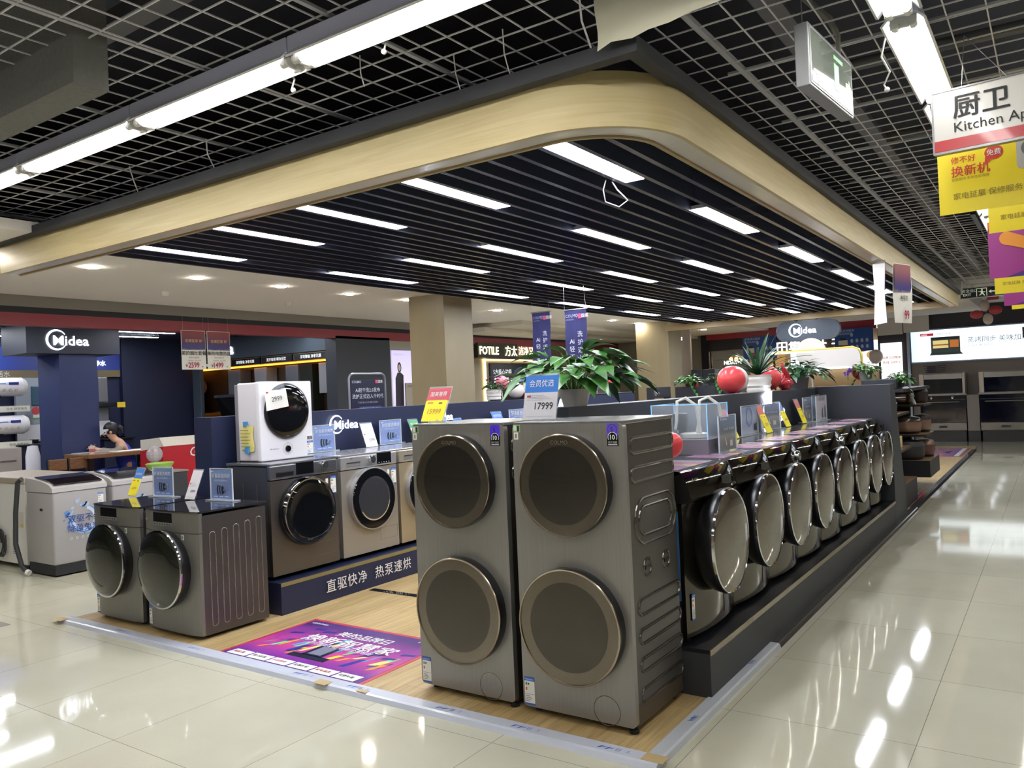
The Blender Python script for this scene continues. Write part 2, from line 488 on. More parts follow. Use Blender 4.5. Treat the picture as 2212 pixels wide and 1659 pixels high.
for k, w in enumerate(('second', 'third', 'fourth', 'fifth', 'sixth')):
    dup(bt, 'fluorescent batten in the row left of the rounded canopy corner, %s along from it' % w, (-.4 - 1.178 * (k + 1), -.9, 2.985))
dup(bt, 'fluorescent batten at the right end of the front row, over the viewer', (.778, -.9, 2.985))
for k in range(11):
    w = ('nearest', 'second', 'third', 'fourth', 'fifth', 'sixth', 'seventh', 'eighth', 'ninth', 'tenth', 'farthest')[k]
    dup(bt, 'fluorescent batten in the row along the aisle beside the exit box, %s from the viewer' % w, (1.14, -.28 + 1.24 * k, 2.985), 90)
for x, y in [(-6 + 1.2 * k, -3.3) for k in range(9)] + [(-6 + 1.2 * k, -5.8) for k in range(9)] + [(4.2, -3 + 1.5 * k) for k in range(13)]:  # unseen rows added to raise the fill light on floor and machine fronts
    dup(bt, 'unseen fluorescent batten added for fill light outside the picture', (x, y, 2.985), 0 if x < 4 else 90, 'fill battens added outside the picture')

# ------------------------------------------------------------------ recessed downlights
dl = None
for k, (x, y) in enumerate(((-5.78, .76), (-5.77, 1.86), (-5.75, 2.93), (-5.77, 4.03), (-5.75, 5.1), (-5.84, 7.35), (-5.63, 11.0), (-5.64, 12.15), (-5.55, 15.7), (-5.78, -.35), (-5.78, -1.5))):
    lb = 'round recessed downlight in the white ceiling, %s of its line counted from the left' % ('third fourth fifth sixth seventh eighth ninth tenth eleventh first second'.split()[k])
    if not dl:
        dl = thing('downlight', lb, 'downlight', (x, y, 2.9), group='downlights in the white ceiling')
        MB().lathe([(.062, -.003), (.078, -.002), (.078, 0), (.062, 0)], (0, 0, 0), WHT, seg=24).build('bezel', dl, True)
        MB().lathe([(.0001, -.012), (.055, -.010), (.064, 0)], (0, 0, 0), DOWN_E, seg=24).build('lens', dl)
    else: dup(dl, lb, (x, y, 2.9))
for y, k in ((2.2, 'near'), (4.0, 'middle'), (9.4, 'far')):
    tag(MB().lathe([(.0001, -.05), (.03, -.05), (.045, -.02), (.05, 0)], (-6.9, y, 2.9), WHT, seg=16).build('smoke_detector', smooth=True), 'small white smoke detector on the white ceiling, the %s one' % k, 'smoke detector')

# ------------------------------------------------------------------ platform and edge strips
pl = struct('floor_platform', MB().box(-4.56, .13, -.15, 6.9, 0, .02, PLANK).box(-1.4, .13, 6.9, 16, 0, .02, PLANK))
FILM = M('c3c8d6', .22); BLU = M('2a4fae', .5)
def strip(name, label, pts, ma, h=.026):
    b = MB(); b.prism(pts, 'z', 0, h, ma); return tag(b.build(name), label, 'edge strip')
b = MB()
b.prism([(-.225, 0), (-.213, .022), (-.20, .027), (-.13, .027), (-.13, 0)], 'x', -4.62, .19, FILM)
for x in (-3.9, -3.05, -2.05, -1.62, -1.0, -.55, -.1):
    for q in range(4): b.poly([(x + q * .018, -.19 + .012 * (q % 2), .0276), (x + .013 + q * .018, -.18 + .01 * (q % 2), .0276), (x + .022 + q * .018, -.155, .0276), (x + .008 + q * .018, -.165, .0276)], BLU)
    b.txt('巨', .03, x + .085, -.18, .0276, BLU, pl='t').txt('工', .024, x + .13, -.175, .0276, BLU, pl='t')
tag(b.build('edge_strip'), 'film covered pale edge strip along the front of the oak platform', 'edge strip')
b = MB()
b.prism([(.115, 0), (.115, .027), (.175, .027), (.187, .022), (.195, 0)], 'y', -.13, 1.53, M('babfc6', .25))
for y in (.25, 1.1):
    for q in range(4): b.poly([(.13 + .01 * (q % 2), y + q * .018, .0276), (.15, y + .008 + q * .018, .0276), (.165, y + .02 + q * .018, .0276), (.14, y + .014 + q * .018, .0276)], BLU)
tag(b.build('edge_strip'), 'film covered pale edge strip beside the near end of the right hand plinth', 'edge strip')
b = MB().prism([(.115, 0), (.115, .025), (.175, .025), (.187, .02), (.195, 0)], 'y', 1.535, 7.1, M('4e4c4b', .14, .3))
tag(b.build('edge_strip'), 'bare dark glossy edge strip along the long right hand plinth', 'edge strip')
b = MB().prism([(.10, 0), (.10, .025), (.165, .025), (.185, 0)], 'y', 7.1, 15.2, m_grain('black_marble', '15161c', '3a3a44', (3, 6, 3), r=.15, dist=4))
tag(b.build('edge_strip'), 'black marbled edge strip beyond the partition toward the far ovens', 'edge strip')
tag(MB().box(-3.05, -1.3, 1.44, 1.5, .02, .024, BLKG).build('floor_strip'), 'black glossy strip across the oak floor beside the blue plinth', 'floor strip')
TAPE = M('b59f74', .5)
for k, (x, y, w, h, lb) in enumerate(((-1.83, -.235, .1, .06, 'under the colourful floor mat'), (-1.52, -.21, .07, .03, 'near the right corner of the floor mat'), (.11, -.2, .1, .07, 'on the right corner of the platform'), (-4.66, -.25, .14, .07, 'at the left end of the front strip'))):
    tag(MB().box(x, x + w, y, y + h, .0275, .0285, TAPE).build('tape_patch'), 'torn brown tape patch on the front edge strip, %s' % lb, 'tape')
# ================================================================== WASHING MACHINES (local: front faces -y, x centred, z up)
def plate(mb, outer, holes, y0, y1, ma):
    """upright plate with holes, from y0 (front) to y1"""
    b = bmesh.new()
    for pts in [outer] + holes:
        vs = [b.verts.new((p[0], y0, p[1])) for p in pts]
        for i in range(len(vs)): b.edges.new((vs[i], vs[(i + 1) % len(vs)]))
    bmesh.ops.triangle_fill(b, use_beauty=True, use_dissolve=False, edges=b.edges[:], normal=(0, -1, 0))
    mb.bm(b, ma)
    for pts in [outer] + holes:
        n = len(pts)
        mb.add([(p[0], y0, p[1]) for p in pts] + [(p[0], y1, p[1]) for p in pts], [(i, (i + 1) % n, (i + 1) % n + n, i + n) for i in range(n)], ma)
    return mb
def shell(mb, w, y0, y1, z0, z1, ma, t=.012):
    mb.box(-w / 2, -w / 2 + t, y0, y1, z0, z1, ma).box(w / 2 - t, w / 2, y0, y1, z0, z1, ma)
    mb.box(-w / 2 + t, w / 2 - t, y1 - t, y1, z0, z1, ma).box(-w / 2 + t, w / 2 - t, y0, y1 - t, z0, z0 + t, ma)
    return mb.box(-w / 2 + t, w / 2 - t, y0, y1 - t, z1 - t, z1, ma)
def feet(t, w, d, n=4, h=.03, ma=None):
    for (x, y) in ((-1, .07), (1, .07), (-1, d - .07), (1, d - .07)):
        MB().lathe([(.02, 0), (.022, .006), (.012, .01), (.012, h)], (x * (w / 2 - .06), y, 0), ma or RUB, seg=14).build('foot', t, True)
TINT = M('14171b', .02, al=.36, spec=.6)
TINTL = M('20262c', .02, al=.42, spec=.6)
DRUM = M('b2b6bb', .25, .8)
DRUMH = M('9aa0a6', .3, .8)
def drum(t, r, cz, cx=0, depth=.30, facets=True):
    b = MB()
    n = 44
    rows = [(r * .86, -.022), (r * .80, -.004), (r * .73, .012), (r * .66, .026), (r * .60, .04)]
    for j in range(len(rows) - 1):
        vs = []; fs = []
        for i in range(n):
            for (rr, yy), of in ((rows[j], j * .5), (rows[j + 1], (j + 1) * .5)):
                a = 2 * PI * (i + of) / n
                vs.append((cx + rr * math.cos(a), yy + (.006 if (i + j) % 2 else 0), cz + rr * math.sin(a)))
        for i in range(n):
            q = (i + 1) % n; fs += [(2 * i, 2 * q, 2 * i + 1), (2 * q, 2 * q + 1, 2 * i + 1)]
        b.add(vs, fs, M('a3abb6', .14, .75))
    b.build('bowl_facets', t)
    b = MB().lathe([(r * .60, .04), (r * .56, .06), (r * .58, .085), (r * .80, .09)], (cx, 0, cz), M('3c3f44', .5), 'y', 36)
    b.build('gasket', t, True)
    b = MB().lathe([(r * .72, .095), (r * .78, .11), (r * .78, depth - .04), (r * .70, depth), (.02, depth)], (cx, 0, cz), DRUM, 'y', 36)
    for k in range(3):
        a = 2 * PI * k / 3 + .4
        b.tube([(cx + r * .72 * math.cos(a), .12, cz + r * .72 * math.sin(a)), (cx + r * .72 * math.cos(a), depth - .05, cz + r * .72 * math.sin(a))], .018, DRUMH, 8)
    for k in range(26):
        a = k * 2.4; q = r * .11 * math.sqrt(k + .5)
        b.ball((cx + q * math.cos(a), depth - .003, cz + q * math.sin(a)), .012, DRUMH, 8, 6)
    b.build('drum', t, True)
def door_flat(t, r, cz, cx=0, d=.05, ringm=None, glass=None):
    b = MB().lathe([(r * .87, .0), (r * .995, .0), (r, -d * .7), (r * .985, -d), (r * .90, -d), (r * .87, -d * .6)], (cx, 0, cz), BLK, 'y', 64)
    dr = b.build('door', t, True)
    MB().lathe([(r * .985, -d - .001), (r * .998, -d - .004), (r * .988, -d - .008), (r * .968, -d - .007), (r * .966, -d)], (cx, 0, cz), ringm or GOLD, 'y', 64).build('trim_ring', dr, True)
    MB().lathe([(.0001, -d - .010), (r * .5, -d - .009), (r * .968, -d - .004), (r * .968, -d + .002), (r * .5, -d - .005), (.0001, -d - .006)], (cx, 0, cz), glass or TINT, 'y', 64).build('door_glass', dr, True)
    return dr
def energy(t, x, z, y, w=.056, h=.132):
    b = MB().box(x, x + w, y - .0012, y, z, z + h, PAPER)
    f = y - .0018
    b.box(x, x + w, f, y, z + h * .86, z + h, BLUE).box(x, x + w, f, y, z, z + h * .06, BLUE).box(x + .004, x + w - .004, f, y, z + h * .38, z + h * .39, BLUE)
    b.box(x + .006, x + .014, f, y, z + h * .7, z + h * .8, M('3c8a4a', .5)).box(x + .006, x + .014, f, y, z + h * .52, z + h * .62, M('d8552f', .5)).box(x + .018, x + .026, f, y, z + h * .72, z + h * .78, INK)
    for k in range(4): b.box(x + .006, x + w * (.5 + .1 * (k % 3)), f, y, z + h * (.12 + .06 * k), z + h * (.135 + .06 * k), INK)
    b.txt('中国能效标识', .008, x + w / 2, f - .0003, z + h * .895, WHT, 'c', res=1)
    return b.build('energy_label', t)
def side_ribs(b, segs, x, ma, w=.07, r=.006):
    """embossed rounded slots on a side wall: (y0, y1, z0, z1) outlines"""
    for (y0, y1, z0, z1) in segs:
        h = min(w, abs(y1 - y0), abs(z1 - z0)) / 2
        pts = [(x, p[0], p[1]) for p in rrect(y1 - y0, z1 - z0, min((y1 - y0), (z1 - z0)) * .49, 6, (y0 + y1) / 2, (z0 + z1) / 2)]
        b.tube(pts, r, ma, 8, True)

# ---- two tall stacked washer dryers at the front
def tower(label, loc, sticker_l):
    t = thing('washer_dryer_tower', label, 'washing machine', loc)
    w, d = .595, .55
    SIDE = M('55524d', .34, .45)
    b = shell(MB(), w - .012, .03, d, .03, 1.378, SIDE)
    x = w / 2 - .006
    side_ribs(b, [(.07, .545, 1.24, 1.31), (.07, .54, 1.11, 1.175), (.09, .545, .82, 1.03), (.13, .50, .86, .99), (.09, .555, .505, .575), (.09, .555, .375, .44), (.09, .556, .25, .31), (.09, .556, .115, .175)], x, M('65625e', .2, .8), r=.0075)
    for y, z in ((.20, .71), (.41, .705)):
        side_ribs(b, [(y - .038, y + .038, z - .04, z + .04)], x, M('65625e', .2, .8), r=.006)
        b.box(x - .002, x + .004, y - .024, y + .024, z - .012, z + .006, BLK)
    b.box(x - .004, x + .002, .034, d - .005, .03, .12, M('463c2e', .4))
    b.build('cabinet', t)
    out = rrect(w, 1.352, .022, 5, 0, .032 + .676)
    plate(MB(), out, [circ(.205, 56, 0, 1.105), circ(.235, 56, 0, .455)], 0, .034, BRUSH).build('front_panel', t, True)
    MB().box(-w / 2 + .004, w / 2 - .002, .005, d + .01, 1.378, 1.396, M('8b8b89', .26, .55), .004).build('top_panel', t)
    for z, r in ((1.105, .237), (.455, .268)):
        dr = door_flat(t, r, z)
        drum(t, r, z)
        if z > 1: MB().txt('COLMO', .026, 0, -.0615, z + r * .80, M('6f6557', .4), 'c').build('door_mark', dr)
    b = MB(); ring_f(b, .0655, .068, .155, .088, -.0008, M('2a292a', .4), 48); ring_f(b, .064, .0655, .155, .088, -.0008, M('b5b2ae', .2, .9), 48); b.build('filter_cover', t)
    # stickers in the top corners
    b = MB()
    x0, y = .216, -.0012
    b.box(x0, x0 + .057, y, 0, 1.33, 1.384, M(sticker_l, .2)).box(x0, x0 + .057, y, 0, 1.283, 1.33, M('0e0e22', .25))
    ring_f(b, .021, .024, x0 + .0285, 1.357, y - .0004, M('2a2490', .4), 24); ring_f(b, .021, .024, x0 + .0285, 1.322, y - .0006, WHT, 24, R(-30), R(210))
    b.add([(x0 + .0285 + .021 * math.cos(2 * PI * i / 24), y - .0005, 1.322 + .021 * math.sin(2 * PI * i / 24)) for i in range(24)], [tuple(range(24))], M('0e0e22', .25))
    b.txt('5', .034, x0 + .026, y - .0008, 1.345, M('1f1a78', .4), 'c', .01).txt('10', .03, x0 + .0285, y - .0009, 1.312, WHT, 'c', .02)
    b.txt('同步洗烘', .0115, x0 + .0285, y - .0009, 1.295, M('bcd6a8', .4), 'c', .01, res=1).box(x0 + .006, x0 + .051, y - .0006, 0, 1.286, 1.292, M('c8b7d8', .3))
    b.build('feature_sticker', t)
    b = MB().box(-.292, -.252, -.0012, 0, 1.348, 1.384, M('9fc493', .4)).box(-.268, -.256, -.0018, 0, 1.352, 1.380, M('26322a', .4)).box(-.288, -.272, -.0018, 0, 1.356, 1.380, WHT)
    b.build('water_label', t)
    MB().box(-.288, -.264, -.0012, 0, 1.313, 1.347, PAPER).box(-.281, -.271, -.0016, 0, 1.32, 1.34, GREY).build('code_label', t)
    energy(t, -.288, .04, 0)
    for (px, py) in ((-.25, .07), (.27, .035), (-.25, d - .06), (.25, d - .06)):
        MB().lathe([(.022, 0), (.022, .014), (.014, .02), (.014, .034)], (px, py, 0), RUB, seg=14).build('foot', t, True)
    return t
tower('tall brushed steel tower with two round doors, the right one showing its embossed side', (-.2975, 0, .02), '6f5bd8')
tower('tall brushed steel tower with two round doors under the yellow 15999 card', (-.943, 0, .02), '5a3ff0')

# ---- two dark grey front loaders facing the viewer at the left
def front_dark(label, loc, rz):
    t = thing('front_load_washer', label, 'washing machine', loc, rz)
    w, d, h = .63, .555, .845
    SIDE = m_side
    b = shell(MB(), w, .05, d, .025, h - .03, SIDE)
    for k in range(5):
        y = .125 + .092 * k
        side_ribs(b, [(y - .022, y + .022, .075, .70 + .012 * k)], w / 2, M('8d8985', .25, .7), r=.0035)
    b.build('cabinet', t)
    # bowed front
    n = 10
    def bow(x): return .026 * (x / (w / 2)) ** 4
    vs = []; fs = []
    xs_ = [-w / 2 + w * i / n for i in range(n + 1)]
    outer = [(-w / 2, .03), (w / 2, .03), (w / 2, .70), (-w / 2, .70)]
    b = MB().prism([(x, bow(x)) for x in xs_] + [(w / 2, .055), (-w / 2, .055)], 'z', .028, .698, BRUSHD)
    b.build('front_panel', t, True)
    b = MB().prism([(x, bow(x)) for x in xs_] + [(w / 2, .055), (-w / 2, .055)], 'z', .702, h - .012, BRUSHD)
    cp = b.build('control_panel', t, True)
    MB().box(-.17, .05, -.003, .004, .762, .825, BLKG).build('display', cp)
    b = MB().box(-.17, .05, -.003, .004, .738, .76, SILV)
    for k in range(7): b.box(-.158 + .03 * k, -.146 + .03 * k, -.0036, -.003, .744, .752, INK)
    b.build('button_strip', cp)
    b = MB(); logo(b, -.295, .772, .016, -.0003 + .014, M('d8d8d8', .4)); b.build('maker_mark', cp)
    MB().prism([(x, bow(x) - .002) for x in xs_] + [(w / 2 + .004, .06), (w / 2 + .004, d + .01), (-w / 2 - .004, d + .01), (-w / 2 - .004, .06)], 'z', h - .012, h, M('57565a', .07, .75, coat=.5)).build('top_panel', t)
    b = MB(); vsn = [(x, bow(x) - .003) for x in xs_]
    b.prism(vsn + [(p[0], p[1] + .006) for p in reversed(vsn)], 'z', h - .012, h - .004, CHROME).build('top_trim', t)
    cz, r = .455, .268
    b = MB().lathe([(r * .93, .01), (r * .97, -.02), (r, -.05), (r * .985, -.062)], (-.012, 0, cz), BLK, 'y', 64)
    dr = b.build('door', t, True)
    MB().lathe([(r * .985, -.061), (r * .98, -.071), (r * .955, -.074)], (-.012, 0, cz), CHROME, 'y', 64).build('trim_ring', dr, True)
    MB().lathe([(r * .958, -.072), (r * .86, -.088), (r * .6, -.098), (r * .3, -.102), (.0001, -.103)], (-.012, 0, cz), M('23251f', .035, .3, coat=.6), 'y', 64).build('door_glass', dr, True)
    b = MB(); ring_f(b, .0565, .0585, .14, .105, -.0012, M('8f8c88', .3, .6), 40); b.build('filter_cover', t)
    energy(t, -.288, .035, .012)
    MB().box(.155, .18, -.0012 + .002, .003, .655, .69, PAPER).box(.161, .174, 0, .003, .662, .684, GREY).build('code_label', t)
    feet(t, w, d, h=.026, ma=M('75736f', .5))
    return t
m_side = M('605c5c', .36, .75)
front_dark('dark grey front loader with black domed door, the one showing its ribbed side', (-3.1 - .318, -.056, .02), -1.1)
front_dark('dark grey front loader with black domed door at the far left corner of the oak platform', (-3.1 - .318 - .707, -.043, .02), -1.1)

# ---- plinth and low wall of the left row (faces +x), local x = world y
t = thing('display_plinth', 'navy display plinth with white lettering under the silver front loaders', 'plinth', (-3.1, .61, .02), 90)
MB().box(0, 5.4, 0, .74, 0, .225, NAVY).build('base', t)
MB().box(0, 5.4, 0, .74, .225, .232, M('20263f', .3)).box(0, 5.4, -.004, 0, .205, .232, M('82764f', .3)).build('top_edge', t)
b = MB()
for i, ch in enumerate('直驱快净'): b.txt(ch, .105, .47 + .112 * i, -.012, .075, M('e8e8e8', .4), 'c', .015)
b.build('lettering', t); b = MB()
for i, ch in enumerate('热泵速烘'): b.txt(ch, .105, 1.0 + .112 * i, -.012, .075, M('e8e8e8', .4), 'c', .015)
b.build('lettering', t)
t = thing('display_wall', 'low navy back wall with two glowing white signs behind the silver front loaders', 'display wall', (-3.85, .61, .02), 90)
MB().box(0, 5.4, 0, .22, 0, 1.45, NAVY).build('panel', t)
for k, x in enumerate((1.2, 2.62)):
    b = MB(); logo(b, x, .70 + .62, .17, -.022, GLOW, .035, 1.12); s = b.build('glowing_letters', t)

# ---- left row machines
def row_washer(label, wy, style):
    t = thing('front_load_washer', label, 'washing machine', (-3.2, wy, .262), 90)
    w, d, h = .655, .5, .85
    body = {'dark': M('6b6662', .3, .75), 'silver': M('a9a49c', .34, .6), 'gold': M('b5a88f', .34, .6)}[style]
    pan = {'dark': M('74767c', .25, .7), 'silver': M('b4b5b8', .3, .6), 'gold': M('bdb5a4', .3, .6)}[style]
    b = shell(MB(), w, .03, d, .022, h - .025, M('4b4c52', .4, .4) if style == 'dark' else M('a2a2a4', .4, .4))
    if style == 'dark': b.box(-w / 2 - .004, -w / 2, .14, .15, .08, .70, M('65666c', .3, .5)).box(-w / 2 - .004, -w / 2, .30, .31, .08, .70, M('65666c', .3, .5))
    b.build('cabinet', t)
    r = .263 if style == 'dark' else .262
    cz = .468
    plate(MB(), rrect(w, .70, .006, 2, 0, .022 + .35), [circ(.19, 48, 0, cz)], 0, .032, body).build('front_panel', t, True)
    cp = MB().box(-w / 2, w / 2, -.008, .032, .728, h - .016, pan, .008).build('control_panel', t)
    if style == 'dark':
        MB().box(-.085, .085, -.011, 0, .748, .836, BLKG).build('display', cp)
        MB().lathe([(.033, 0), (.033, -.012), (.028, -.03), (.0001, -.031)], (.185, -.008, .795), CHROME, 'y', 28).build('knob', cp, True)
        MB().box(-.275, -.11, -.0095, -.006, .748, .782, BLK).box(-.275, -.11, -.0115, -.006, .776, .784, CHROME).build('drawer', cp)
        MB().txt('♛ LittleSwan', .013, -.30, -.0086, .812, INK).build('maker_mark', cp)
    else:
        MB().lathe([(.036, 0), (.036, -.012), (.03, -.032), (.0001, -.033)], (.01, -.008, .79), CHROME, 'y', 28).build('knob', cp, True)
        b = MB().box(.085, .255, -.011, 0, .745, .835, BLKG)
        for k in range(5): b.box(.10 + .03 * k, .112 + .03 * k, -.0115, -.011, .752, .758, M('9aa4b8', .4))
        b.build('display', cp)
        MB().box(-.27, -.115, -.0095, -.006, .75, .785, M('77777a', .4)).box(-.27, -.115, -.013, -.006, .778, .786, CHROME).build('drawer', cp)
        b = MB(); logo(b, -.225, .818, .018, -.0086, INK); b.build('maker_mark', cp)
    MB().box(-w / 2, w / 2, -.005, d + .01, h - .018, h, M('8b8c92', .1, .7) if style == 'dark' else M('b9bac0', .16, .6), .004).build('top_panel', t)
    if style == 'dark':
        b = MB().lathe([(r * .80, .0), (r * .99, .0), (r, -.03), (r * .96, -.05)], (0, 0, cz), BLK, 'y', 56); dr = b.build('door', t, True)
        MB().lathe([(r * .99, -.03), (r * .985, -.052), (r * .94, -.068), (r * .90, -.066), (r * .86, -.05)], (0, 0, cz), M('8a8a90', .08, 1), 'y', 56).build('trim_ring', dr, True)
        MB().lathe([(r * .92, -.062), (r * .82, -.078), (r * .76, -.07), (r * .5, -.062), (.0001, -.058)], (0, 0, cz), TINT, 'y', 56).build('door_glass', dr, True)
    else:
        b = MB().lathe([(r * .99, .0), (r * 1.0, -.03), (r * .985, -.042), (r * .955, -.044)], (0, 0, cz), SILV, 'y', 56); dr = b.build('door', t, True)
        MB().lathe([(r * .955, -.043), (r * .93, -.05), (r * .70, -.05), (r * .66, -.04), (r * .66, 0), (r * .9, 0)], (0, 0, cz), BLKG, 'y', 56).build('black_ring', dr, True)
        MB().lathe([(r * .67, -.041), (r * .58, -.03), (r * .5, .01), (r * .46, .05), (.0001, .06)], (0, 0, cz), TINTL, 'y', 56).build('door_glass', dr, True)
        MB().lathe([(r * .70, -.051), (r * .66, -.052), (r * .64, -.042)], (0, 0, cz), CHROME, 'y', 56).build('inner_ring', dr, True)
    drum(t, .262, cz)
    b = MB(); x0, x1, z0, z1 = .10, .31, .10, .20
    for q in ((x0, x1, z0, z0 + .002), (x0, x1, z1 - .002, z1), (x0, x0 + .002, z0, z1), (x1 - .002, x1, z0, z1)): b.box(q[0], q[1], -.0008, 0, q[2], q[3], M('6d6a66', .5))
    b.build('filter_hatch', t)
    energy(t, .262, .555 if style != 'dark' else .56, 0, .055, .14)
    MB().box(.21, .236, -.0012, 0, .645, .685, PAPER).build('code_label', t)
    feet(t, w, d, h=.024, ma=M('55555a', .5))
    return t
row_washer('dark steel front loader with chrome bowl door, under the small white washer', .955, 'dark')
row_washer('silver front loader with flat black ring door, second on the navy plinth', 1.655, 'silver')
row_washer('champagne front loader half hidden behind the left tower, third on the navy plinth', 2.345, 'gold')
row_washer('silver front loader fourth on the navy plinth, only its top edge seen over the left tower', 3.03, 'silver')
row_washer('silver front loader fifth on the navy plinth behind the towers', 3.72, 'silver')

# ---- small white wall washer on top of the dark one
t = thing('mini_washer', 'small white washer with big black round door on the dark front loader', 'washing machine', (-3.44, 1.012, 1.1125), 90)
w, h, d = .52, .615, .27
MB().box(-w / 2 + .004, w / 2 - .004, .02, d, .004, h - .004, M('d8d4da', .4), .01).build('cabinet', t)
MB().box(-w / 2 + .002, w / 2 - .002, d, d + .035, .0, h - .015, M('77757c', .5), .006).build('rear_cover', t)
MB().box(-w / 2, w / 2, 0, .05, 0, h, WHTG, .012, 3).build('front_panel', t)
dr = MB().lathe([(.212, 0), (.218, -.01), (.214, -.02), (.202, -.026)], (-.008, 0, .382), BLK, 'y', 60).build('door', t, True)
MB().lathe([(.203, -.025), (.18, -.034), (.11, -.043), (.0001, -.046)], (-.008, 0, .382), BLKG, 'y', 60).build('door_glass', dr, True)
b = MB().lathe([(.0001, -.012), (.022, -.012), (.025, 0)], (-.004, 0, .084), BLKG, 'y', 32)
ring_f(b, .047, .049, -.004, .084, -.001, M('8a8a90', .4), 40); ring_f(b, .025, .03, -.004, .084, -.001, M('c8c4c8', .3), 40)
for k in range(12): a = 2 * PI * k / 12; b.box(-.004 + .038 * math.cos(a) - .003, -.004 + .038 * math.cos(a) + .003, -.001, 0, .084 + .038 * math.sin(a) - .002, .084 + .038 * math.sin(a) + .002, M('b0aeb4', .4))
b.build('dial', t, True)
MB().txt('♛ LittleSwan', .016, -.175, -.0008, .085, INK).build('maker_mark', t)
energy(t, .19, .02, 0, .06, .11)
b = MB().box(.19, .25, -.001, 0, .135, .18, PAPER)
for k in range(5): b.box(.194 + .011 * k, .202 + .011 * k, -.0015, 0, .14, .168, INK)
b.build('code_label', t)
b = MB().box(-w / 2 - .002, -w / 2 + .001, 0, 0, 0, 0, WHT)
t2 = thing('price_sleeve', 'clear sleeve with a 2999 price sheet hung over the small white washer', 'price card', (-3.404, .87, 1.5), 90)
b = MB().add([(-.085, -.004, .0), (.115, -.022, .03), (.085, -.03, .165), (-.10, -.008, .155)], [(0, 1, 2, 3)], PAPER).add([(-.10, -.008, .155), (.085, -.03, .165), (.07, -.012, .225), (-.115, -.004, .22)], [(0, 1, 2, 3)], ACRY)
b.txt('2999', .052, -.005, -.034, .075, INK, 'c', rot=.12).box(-.09, -.07, -.012, -.009, .135, .147, M('c23b46', .5))
b.build('sheet', t2)
t2 = thing('yellow_note', 'yellow paper note held by blue tape on the side of the small white washer', 'note', (-3.6, .752, 1.2), 0)
b = MB()
n = 6; vs = []; fs = []
for i in range(n + 1):
    for j in range(n + 1): vs.append((-.07 + .15 * i / n + .01 * math.sin(j * 1.3), -.004 - .014 * math.sin(PI * i / n) * (j / n), .0 + .2 * j / n + .012 * math.sin(i)))
for i in range(n):
    for j in range(n): fs.append((i * (n + 1) + j, (i + 1) * (n + 1) + j, (i + 1) * (n + 1) + j + 1, i * (n + 1) + j + 1))
b.add(vs, fs, M('e8dc86', .7))
for k in range(6): b.box(-.055, .06 - .02 * (k % 2), -.021, -.0205, .03 + .025 * k, .034 + .025 * k, M('6d683c', .7))
b.build('paper', t2); MB().box(-.02, .02, -.022, -.003, .185, .225, M('4a8ec9', .5)).build('blue_tape', t2); MB().box(-.01, .03, -.022, -.003, -.02, .03, M('4a8ec9', .5)).build('blue_tape', t2)

# ---- right row: plinth, low wall, end partition (faces +x)
t = thing('display_plinth', 'long charcoal display plinth under the row of mirror dark washers', 'plinth', (.134, .565, .02), 90)
MB().box(0, 5.39, 0, .74, 0, .215, M('34363b', .55)).build('base', t)
MB().box(0, 5.39, 0, .74, .215, .235, M('1b1d22', .3)).box(0, 5.39, -.004, 0, .205, .235, M('8d826c', .25, .5)).build('top_edge', t)
t = thing('display_wall', 'low charcoal back wall with a glowing swan sign behind the mirror dark washers', 'display wall', (-.615, .52, .02), 90)
MB().box(.06, 5.43, 0, .21, 0, 1.445, M('30353f', .5)).build('panel', t)
b = MB()
for q in ([(.0, .17), (.10, .02), (.12, .20), (.22, .02), (.25, .21), (.16, .19), (.13, .11), (.10, .21)], [(-.04, -.02), (.03, -.16), (.05, -.14), (.0, .0), (.03, .08), (-.01, .1)]):
    b.prism([(3.50 + p[0], 1.24 + p[1]) for p in q], 'y', -.02, -.004, GLOW)
b.txt('小天鹅', .13, 3.66, -.022, 1.17, GLOW, bold=.03, sx=1.25).build('glowing_letters', t)
for k in range(9): pass
t = thing('end_partition', 'charcoal end partition closing the right hand row of washers', 'partition', (.134, 5.96, .02), 90)
MB().prism([(0, 0), (.75, 0), (.27, 1.455), (0, 1.455)], 'y', 0, .96, M('33373f', .5)).build('panel', t)

